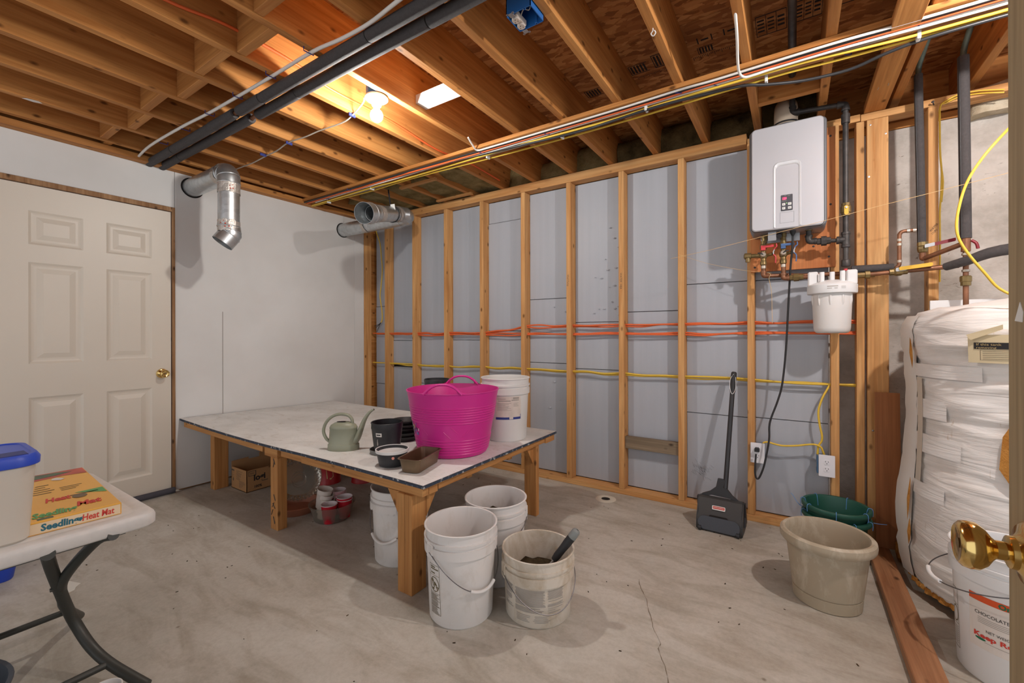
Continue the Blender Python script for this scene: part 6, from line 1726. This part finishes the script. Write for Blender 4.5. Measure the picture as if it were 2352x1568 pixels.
for k in range(1, 6):
    q = 1 - k / 5.5
    row = []
    for i in range(NA):
        a = 2 * PI * i / NA
        r = trad(a, 1.235) * q
        row.append(bm.verts.new((TCX + r * math.cos(a), TCY + r * math.sin(a), 1.235 + .016 * k ** .8 + .010 * mnoise.noise(Vector((r * 14 * math.cos(a), r * 14 * math.sin(a), 2))))))
    for i in range(NA): bm.faces.new((prev[i], prev[(i + 1) % NA], row[(i + 1) % NA], row[i]))
    prev = row
bm.faces.new(prev)
add('insulation_wrap', bm, M['tankwrap'], tk, smooth=180)
add('tank_shell', lathe_bm([(0, .0), (.285, 0), (.30, .004), (.30, .06), (0, .06)], 40, center=(TCX, TCY, 0)), plain('grey_blue_enamel', srgb(150, 158, 172), .4, 0, .2, 8), tk, smooth=40)
# seam flap down the left side (angle as seen from the doorway)
aF = math.atan2(2.83 - TCY, .475 - TCX)
aF = rad(175)
fl_ = bmesh.new(); pv = None
for j in range(36):
    z = .05 + 1.17 * j / 35
    r0 = trad(aF, z) + .004
    out = .026 + .014 * mnoise.noise(Vector((z * 3, 2.2, 0))) + .012 * math.exp(-((z - .35) / .12) ** 2)
    base = Vector((TCX + r0 * math.cos(aF + .20), TCY + r0 * math.sin(aF + .20), z))
    tip = Vector((TCX + (r0 + out) * math.cos(aF - .02), TCY + (r0 + out) * math.sin(aF - .02), z))
    back = Vector((TCX + (r0 + out * .9) * math.cos(aF - .12), TCY + (r0 + out * .9) * math.sin(aF - .12), z))
    end = Vector((TCX + (r0 + .003) * math.cos(aF - .24), TCY + (r0 + .003) * math.sin(aF - .24), z))
    row = [fl_.verts.new(p) for p in (end, back, tip, base)]
    row = [end, back, tip, base]
    row = [fl_.verts.new(p) for p in row]
    if pv:
        for i in range(3): fl_.faces.new((pv[i], pv[i + 1], row[i + 1], row[i]))
    pv = row
for v in [v for v in fl_.verts if not v.link_faces]: fl_.verts.remove(v)
add('seam_flap', fl_, M['tape'], tk, smooth=60)
def patch(nm, a0, a1, z0, z1, mat, e=.006, n=14, wav=.0):
    b_ = bmesh.new(); P_ = []
    for i in range(n + 1):
        a = rad(a0 + (a1 - a0) * i / n)
        P_.append([b_.verts.new((TCX + (TRr + .004 + e + .010 * math.sin(z * 5.2 + .6)) * math.cos(a), TCY + (TRr + .004 + e + .010 * math.sin(z * 5.2 + .6)) * math.sin(a), z + wav * mnoise.noise(Vector((i * .7, z * 9, 0))))) for z in [z0 + (z1 - z0) * k / 6 for k in range(7)]])
    for A, B in zip(P_, P_[1:]):
        for k in range(6): b_.faces.new((A[k], B[k], B[k + 1], A[k + 1]))
    return add(nm, b_, mat, tk, smooth=60)
M['tape_aged'] = plain('aged_tape', srgb(206, 194, 178), .4)
for z0, z1, a1 in ((.955, 1.01, 232), (.78, .86, 214), (.63, .71, 222), (.44, .50, 214)):
    tpc = patch('tape_strip', 188, a1, z0, z1, M['tankwrap'], .003)
patch('tape_strip', 190, 196, .50, .95, M['tape_aged'], .004)
# tears that show the orange wool
def tear(cx, cz, w, h, rot_a, nm='wool_tear'):
    b_ = bmesh.new(); pts = [(0, -.5), (.35, -.25), (.42, .1), (.2, .42), (0, .5), (-.25, .2), (-.3, -.2)]
    V_ = []
    c0 = None
    for u, v in pts:
        a = rad(rot_a) + u * w; z = cz + v * h
        r = TRr + .016 + .012 * math.sin(z * 5.2 + .6)
        V_.append(b_.verts.new((TCX + r * math.cos(a), TCY + r * math.sin(a), z)))
    a = rad(rot_a); r = TRr + .022 + .012 * math.sin(cz * 5.2 + .6)
    c0 = b_.verts.new((TCX + r * math.cos(a), TCY + r * math.sin(a), cz))
    for i in range(len(V_)): b_.faces.new((c0, V_[i], V_[(i + 1) % len(V_)]))
    return add(nm, b_, M['glasswool'], tk)
tear(0, 1.055, .10, .14, 187); tear(0, .40, .08, .20, 186); tear(0, .26, .10, .12, 189); tear(0, .70, .42, .30, 246)
fb = bmesh.new(); r_ = random.Random(77); A = []; B = []; Cc = []
for i in range(90):
    a = rad(150 + 150 * i / 89)
    r = TRr - .005 + .006 * r_.uniform(-1, 1)
    A.append(fb.verts.new((TCX + (r + .006) * math.cos(a), TCY + (r + .006) * math.sin(a), .058)))
    B.append(fb.verts.new((TCX + (r + .012) * math.cos(a), TCY + (r + .012) * math.sin(a), .040 + r_.uniform(-.006, .006))))
    Cc.append(fb.verts.new((TCX + (r - .03) * math.cos(a), TCY + (r - .03) * math.sin(a), .026 + r_.uniform(-.008, .006))))
for i in range(89):
    fb.faces.new((A[i], A[i + 1], B[i + 1], B[i])); fb.faces.new((B[i], B[i + 1], Cc[i + 1], Cc[i]))
add('wool_fringe', fb, M['glasswool'], tk)
# loose wool clump on the floor beside the tank
bm = bmesh.new(); bmesh.ops.create_icosphere(bm, subdivisions=4, radius=.055)
for v in bm.verts:
    n = mnoise.noise_vector(v.co * 30); v.co = Vector((v.co.x * .75, v.co.y * .9, v.co.z * .95)) + n * .014
bmesh.ops.translate(bm, verts=bm.verts[:], vec=(.47, 2.86, .052))
tag(add('wool_clump', bm, M['glasswool'], None, smooth=80), 'clump of orange glass wool on the floor beside the wrapped tank', 'insulation')
# printed tag on the wrap
M['label_buff'] = plain('buff_label', srgb(214, 198, 162), .6)
lb = patch('warning_label', 228, 250, 1.03, 1.135, M['label_buff'], .026, 8)
def tkf(deg0, e=.024): return lambda u, v: (TCX + (TRr + .012 + e + .010 * math.sin(v * 5.2 + .6)) * math.cos(rad(deg0) + u / TRr), TCY + (TRr + .012 + e + .010 * math.sin(v * 5.2 + .6)) * math.sin(rad(deg0) + u / TRr), v)
g = tkf(230.5, .0195)
add('label_block', quad_bm(g, 0, .13, 1.082, 1.106, 8), M['ink'], lb)
g2 = tkf(230.5, .0203)
add('lettering', text_bm('If this tank', .012, lambda a, b: g2(.006 + a, 1.095 + b), fit=.062), M['label_tan'], lb)
add('lettering', text_bm('removing', .012, lambda a, b: g2(.006 + a, 1.0835 + b), fit=.050), M['label_tan'], lb)
b_ = bmesh.new()
for k in range(5): quad_bm(g, .022, .10, 1.044 + k * .007, 1.0455 + k * .007, 5, b_)
quad_bm(g, .016, .0172, 1.040, 1.078, 1, b_); quad_bm(g, .016, .11, 1.040, 1.041, 5, b_); quad_bm(g, .016, .11, 1.078, 1.079, 5, b_)
add('fine_print', b_, M['ink_soft'], lb)
fo = bmesh.new()
h1 = tkf(228, .026)
fo.faces.new([fo.verts.new(p) for p in (h1(0, 1.135), h1(.012, 1.115), h1(.09, 1.155), h1(.09, 1.172))])
add('label_fold', fo, M['label_buff'], lb)
bk_ = box('pipe_strap', (.735, .80), (2.50, 2.512), (1.296, 1.305), M['black_pl'], None)
bk_.rotation_euler = (0, rad(4), rad(-20))
tag(bk_, 'small black plastic clip lying on top of the wrapped tank', 'clip')
pb_ = box('foam_strip', (.56, .86), (2.86, 2.875), (1.255, 1.300), M['white_clean'], None)
tag(pb_, 'white plastic strip lying along the back of the wrapped tank', 'strip')

# ================================================================== CABLES IN THE STUD WALL, OUTLETS, CORDS
def wallrun(name, label, x0, x1, z, mat, r, y, seed, zs=None, group=None, sagz=.010):
    rr_ = random.Random(seed); pts = []
    X = [x for x in SX if x0 - .05 <= x <= x1 + .05]
    prevx = None
    pts.append((x0, y, z + (zs(x0) if zs else 0)))
    for a, b in zip(X, X[1:]):
        for q in (.0, .33, .66):
            x = a + (b - a) * q
            if x <= x0 or x >= x1: continue
            pts.append((x, y + (rr_.uniform(-.010, .006) if q else 0), z + (zs(x) if zs else 0) + (rr_.uniform(-sagz, sagz * .6) if q else rr_.uniform(-.003, .003))))
    pts.append((x1, y, z + (zs(x1) if zs else 0)))
    return cable(name, label, pts, r, mat, n=8, sub=5)
up_ = lambda x: 0 if x < -2.2 else (min(1, (x + 2.2) / .35)) * .055
wallrun('orange_cable', 'upper orange cable through the stud wall, rising right of the corner', -3.75, .30, 1.157, M['cab_orange'], .0062, 3.022, 1, up_)
wallrun('orange_cable', 'orange cable twin of the upper one, a finger lower through the studs', -3.48, .30, 1.150, M['cab_orange'], .0058, 3.030, 2, lambda x: up_(x) * .92)
wallrun('orange_cable', 'lower orange cable through the stud wall', -3.70, .30, 1.148, M['cab_orange'], .0062, 3.036, 3)
wallrun('orange_cable', 'lowest orange cable through the stud wall', -3.09, .30, 1.139, M['cab_orange'], .0058, 3.028, 4)
wallrun('yellow_cable', 'upper of the paired yellow cables through the stud wall below the orange ones', -3.75, .30, .858, M['cab_yellow'], .006, 3.022, 5, lambda x: -.012 if x < -2.5 else 0)
wallrun('yellow_cable', 'lower of the paired yellow cables through the stud wall below the orange ones', -3.49, .30, .850, M['cab_yellow'], .006, 3.032, 6, lambda x: -.012 if x < -2.5 else 0)
cable('yellow_cable', 'yellow cable hanging in the corner stud bay with bare black ends',
      [(-3.735, 3.03, 2.32), (-3.70, 3.03, 2.22), (-3.646, 3.03, 2.10), (-3.625, 3.03, 1.95), (-3.613, 3.03, 1.82), (-3.63, 3.03, 1.66), (-3.648, 3.03, 1.548), (-3.62, 3.03, 1.40), (-3.615, 3.03, 1.31), (-3.63, 3.028, 1.27)], .0055, M['cab_yellow'])
ce_ = bpy.data.objects['yellow_cable.004'] if 'yellow_cable.004' in bpy.data.objects else bpy.data.objects['yellow_cable']
b_ = bmesh.new()
for dx, dz in ((-.07, -.03), (-.09, -.01), (-.05, -.075)):
    tube_bm([(-3.63, 3.028, 1.272), (-3.64 + dx * .3, 3.02, 1.25 + dz * .3), (-3.63 + dx, 3.015, 1.245 + dz)], .003, 6, 4, b_)
tag(add('wire_ends', b_, M['cab_black'], None, smooth=60), 'loose black wire ends at the bottom of the corner yellow cable', 'wire')
cable('orange_cable', 'orange cable stapled down the left side of the seventh-bay stud near the top plate',
      [(-1.876, 3.03, 2.29), (-1.877, 3.025, 2.22), (-1.874, 3.03, 2.1), (-1.878, 3.028, 1.9), (-1.874, 3.03, 1.7), (-1.877, 3.03, 1.5)], .0055, M['cab_orange'])

def outlet(label, x, y, z, tilt, boxdx):
    t = thing('outlet', label, 'outlet', (x, y, z))
    ry = rad(tilt)
    add('cover_plate', prism_bm(rrect(-.037, .037, -.060, .060, .003, 3), 0, .006, lambda u, v, w: (x + u, y - w + u * math.tan(ry), z + v)), M['outlet_white'], t)
    add('box_shell', box_bm((x + boxdx[0], x + boxdx[1]), (y + .001, y + .07), (z - .048, z + .048), .002), plain('slate_blue_box', srgb(74, 104, 134), .5), t)
    receptacle(t, lambda u, v, w: (x + u, y - .0062 - w + u * math.tan(ry), z + v), M['outlet_white'])
    return t
o1 = outlet('white wall outlet on the stud with a black plug in it', -.178, 2.975, .424, 4, (-.014, .036))
o2 = outlet('white wall outlet with nothing plugged in, on a blue box', .158, 2.962, .404, 0, (-.046, .016))
add('box_label', quad_bm(lambda u, v: (.158 - .0465, 2.985 + u, .385 + v), 0, .022, 0, .032), M['tag_white'], o2)
pc = thing('power_cord', 'black power cord hanging from the water heater and plugged into the left outlet', 'cord', (-.178, 2.94, .44))
add('cord', tube_bm([(.002, 2.83, 1.690), (0, 2.835, 1.62), (-.010, 2.86, 1.502), (-.020, 2.90, 1.305), (-.032, 2.92, 1.057), (-.050, 2.93, .857), (-.072, 2.93, .756), (-.105, 2.925, .652), (-.115, 2.92, .60), (-.116, 2.915, .524), (-.132, 2.91, .42), (-.145, 2.91, .355), (-.166, 2.91, .295), (-.180, 2.91, .288), (-.188, 2.912, .318), (-.187, 2.918, .37), (-.184, 2.935, .425)], .0052, 8, 6), M['black_rubber'], pc, smooth=60)
add('plug', prism_bm([(-.013, -.008), (.013, -.008), (.013, .008), (.008, .014), (-.008, .014), (-.013, .008)], 0, .030, lambda u, v, w: (-.180 + u, 2.9655 - w, .445 + v)), M['black_rubber'], pc)
cable('yellow_cable', 'yellow cable dropping from the paired run to the right outlet',
      [(.178, 3.015, .858), (.165, 3.005, .83), (.140, 2.998, .775), (.122, 2.995, .70), (.128, 2.995, .62), (.138, 2.995, .565), (.136, 3.0, .53), (.122, 3.005, .50), (.118, 3.01, .45)], .0055, M['cab_yellow'])
cable('yellow_cable', 'yellow cable linking the two wall outlets',
      [(-.150, 3.005, .46), (-.148, 3.002, .482), (-.125, 2.998, .490), (-.085, 2.995, .483), (-.046, 2.995, .480), (.02, 2.995, .490), (.07, 2.995, .503), (.105, 2.995, .508), (.132, 2.998, .497), (.142, 3.003, .475), (.150, 3.01, .448)], .0055, M['cab_yellow'])
cable('extension_cord', 'thick yellow cord bowing out from behind the open door in front of the risers',
      [(.78, 2.20, 2.02), (.72, 2.24, 1.96), (.647, 2.3, 1.869), (.592, 2.3, 1.791), (.552, 2.3, 1.709), (.530, 2.3, 1.614), (.525, 2.3, 1.532), (.545, 2.3, 1.463), (.597, 2.3, 1.368), (.65, 2.3, 1.292), (.75, 2.25, 1.24), (.9, 2.2, 1.26)], .0046, M['cab_yellow'], n=12)
yl = cable('yellow_cable', 'pair of thin yellow wires tied to a nail at the top of the marked stud',
      [(.84, 2.972, 2.292), (.76, 2.972, 2.312), (.69, 2.972, 2.316), (.645, 2.973, 2.300), (.622, 2.977, 2.278), (.6205, 2.98, 2.2), (.622, 2.982, 2.05), (.628, 2.985, 1.95), (.626, 2.985, 1.85), (.621, 2.985, 1.75), (.622, 2.988, 1.6), (.621, 2.99, 1.4)], .0038, M['cab_yellow'])
add('second_wire', tube_bm([(.84, 2.975, 2.280), (.76, 2.975, 2.300), (.69, 2.975, 2.304), (.64, 2.975, 2.288), (.621, 2.977, 2.272), (.620, 2.98, 2.1), (.624, 2.983, 2.0), (.633, 2.985, 1.9), (.627, 2.985, 1.8)], .0036, 6, 4), M['cab_yellow'], yl, smooth=60)
nb = bmesh.new(); cyl_bm((.600, 2.986, 2.296), (.590, 2.955, 2.300), .003, 8, nb); lathe_bm([(0, 0), (.006, 0), (.006, .002), (0, .003)], 10, bm=nb, M4=axis_matrix((.590, 2.955, 2.300), (-.3, -1, .1)))
tag(add('nail', nb, M['iron'], None), 'bent nail in the top of the marked stud holding yellow wires', 'nail')
cable('string', 'long taut string crossing in front of the water heater and the risers',
      [(-.62, 2.72, 1.60), (-.40, 2.715, 1.628), (-.201, 2.71, 1.661), (.148, 2.70, 1.718), (.319, 2.70, 1.75), (.549, 2.70, 1.788), (.753, 2.70, 1.823), (1.2, 2.70, 1.90)], .0011, M['string'], n=5, sub=1)
cable('string', 'slack string tied from the foam wall to the copper pipe under the heater',
      [(-.62, 2.95, 1.66), (-.45, 2.93, 1.585), (-.25, 2.89, 1.52), (-.10, 2.86, 1.487)], .0009, M['string'], n=5, sub=3)
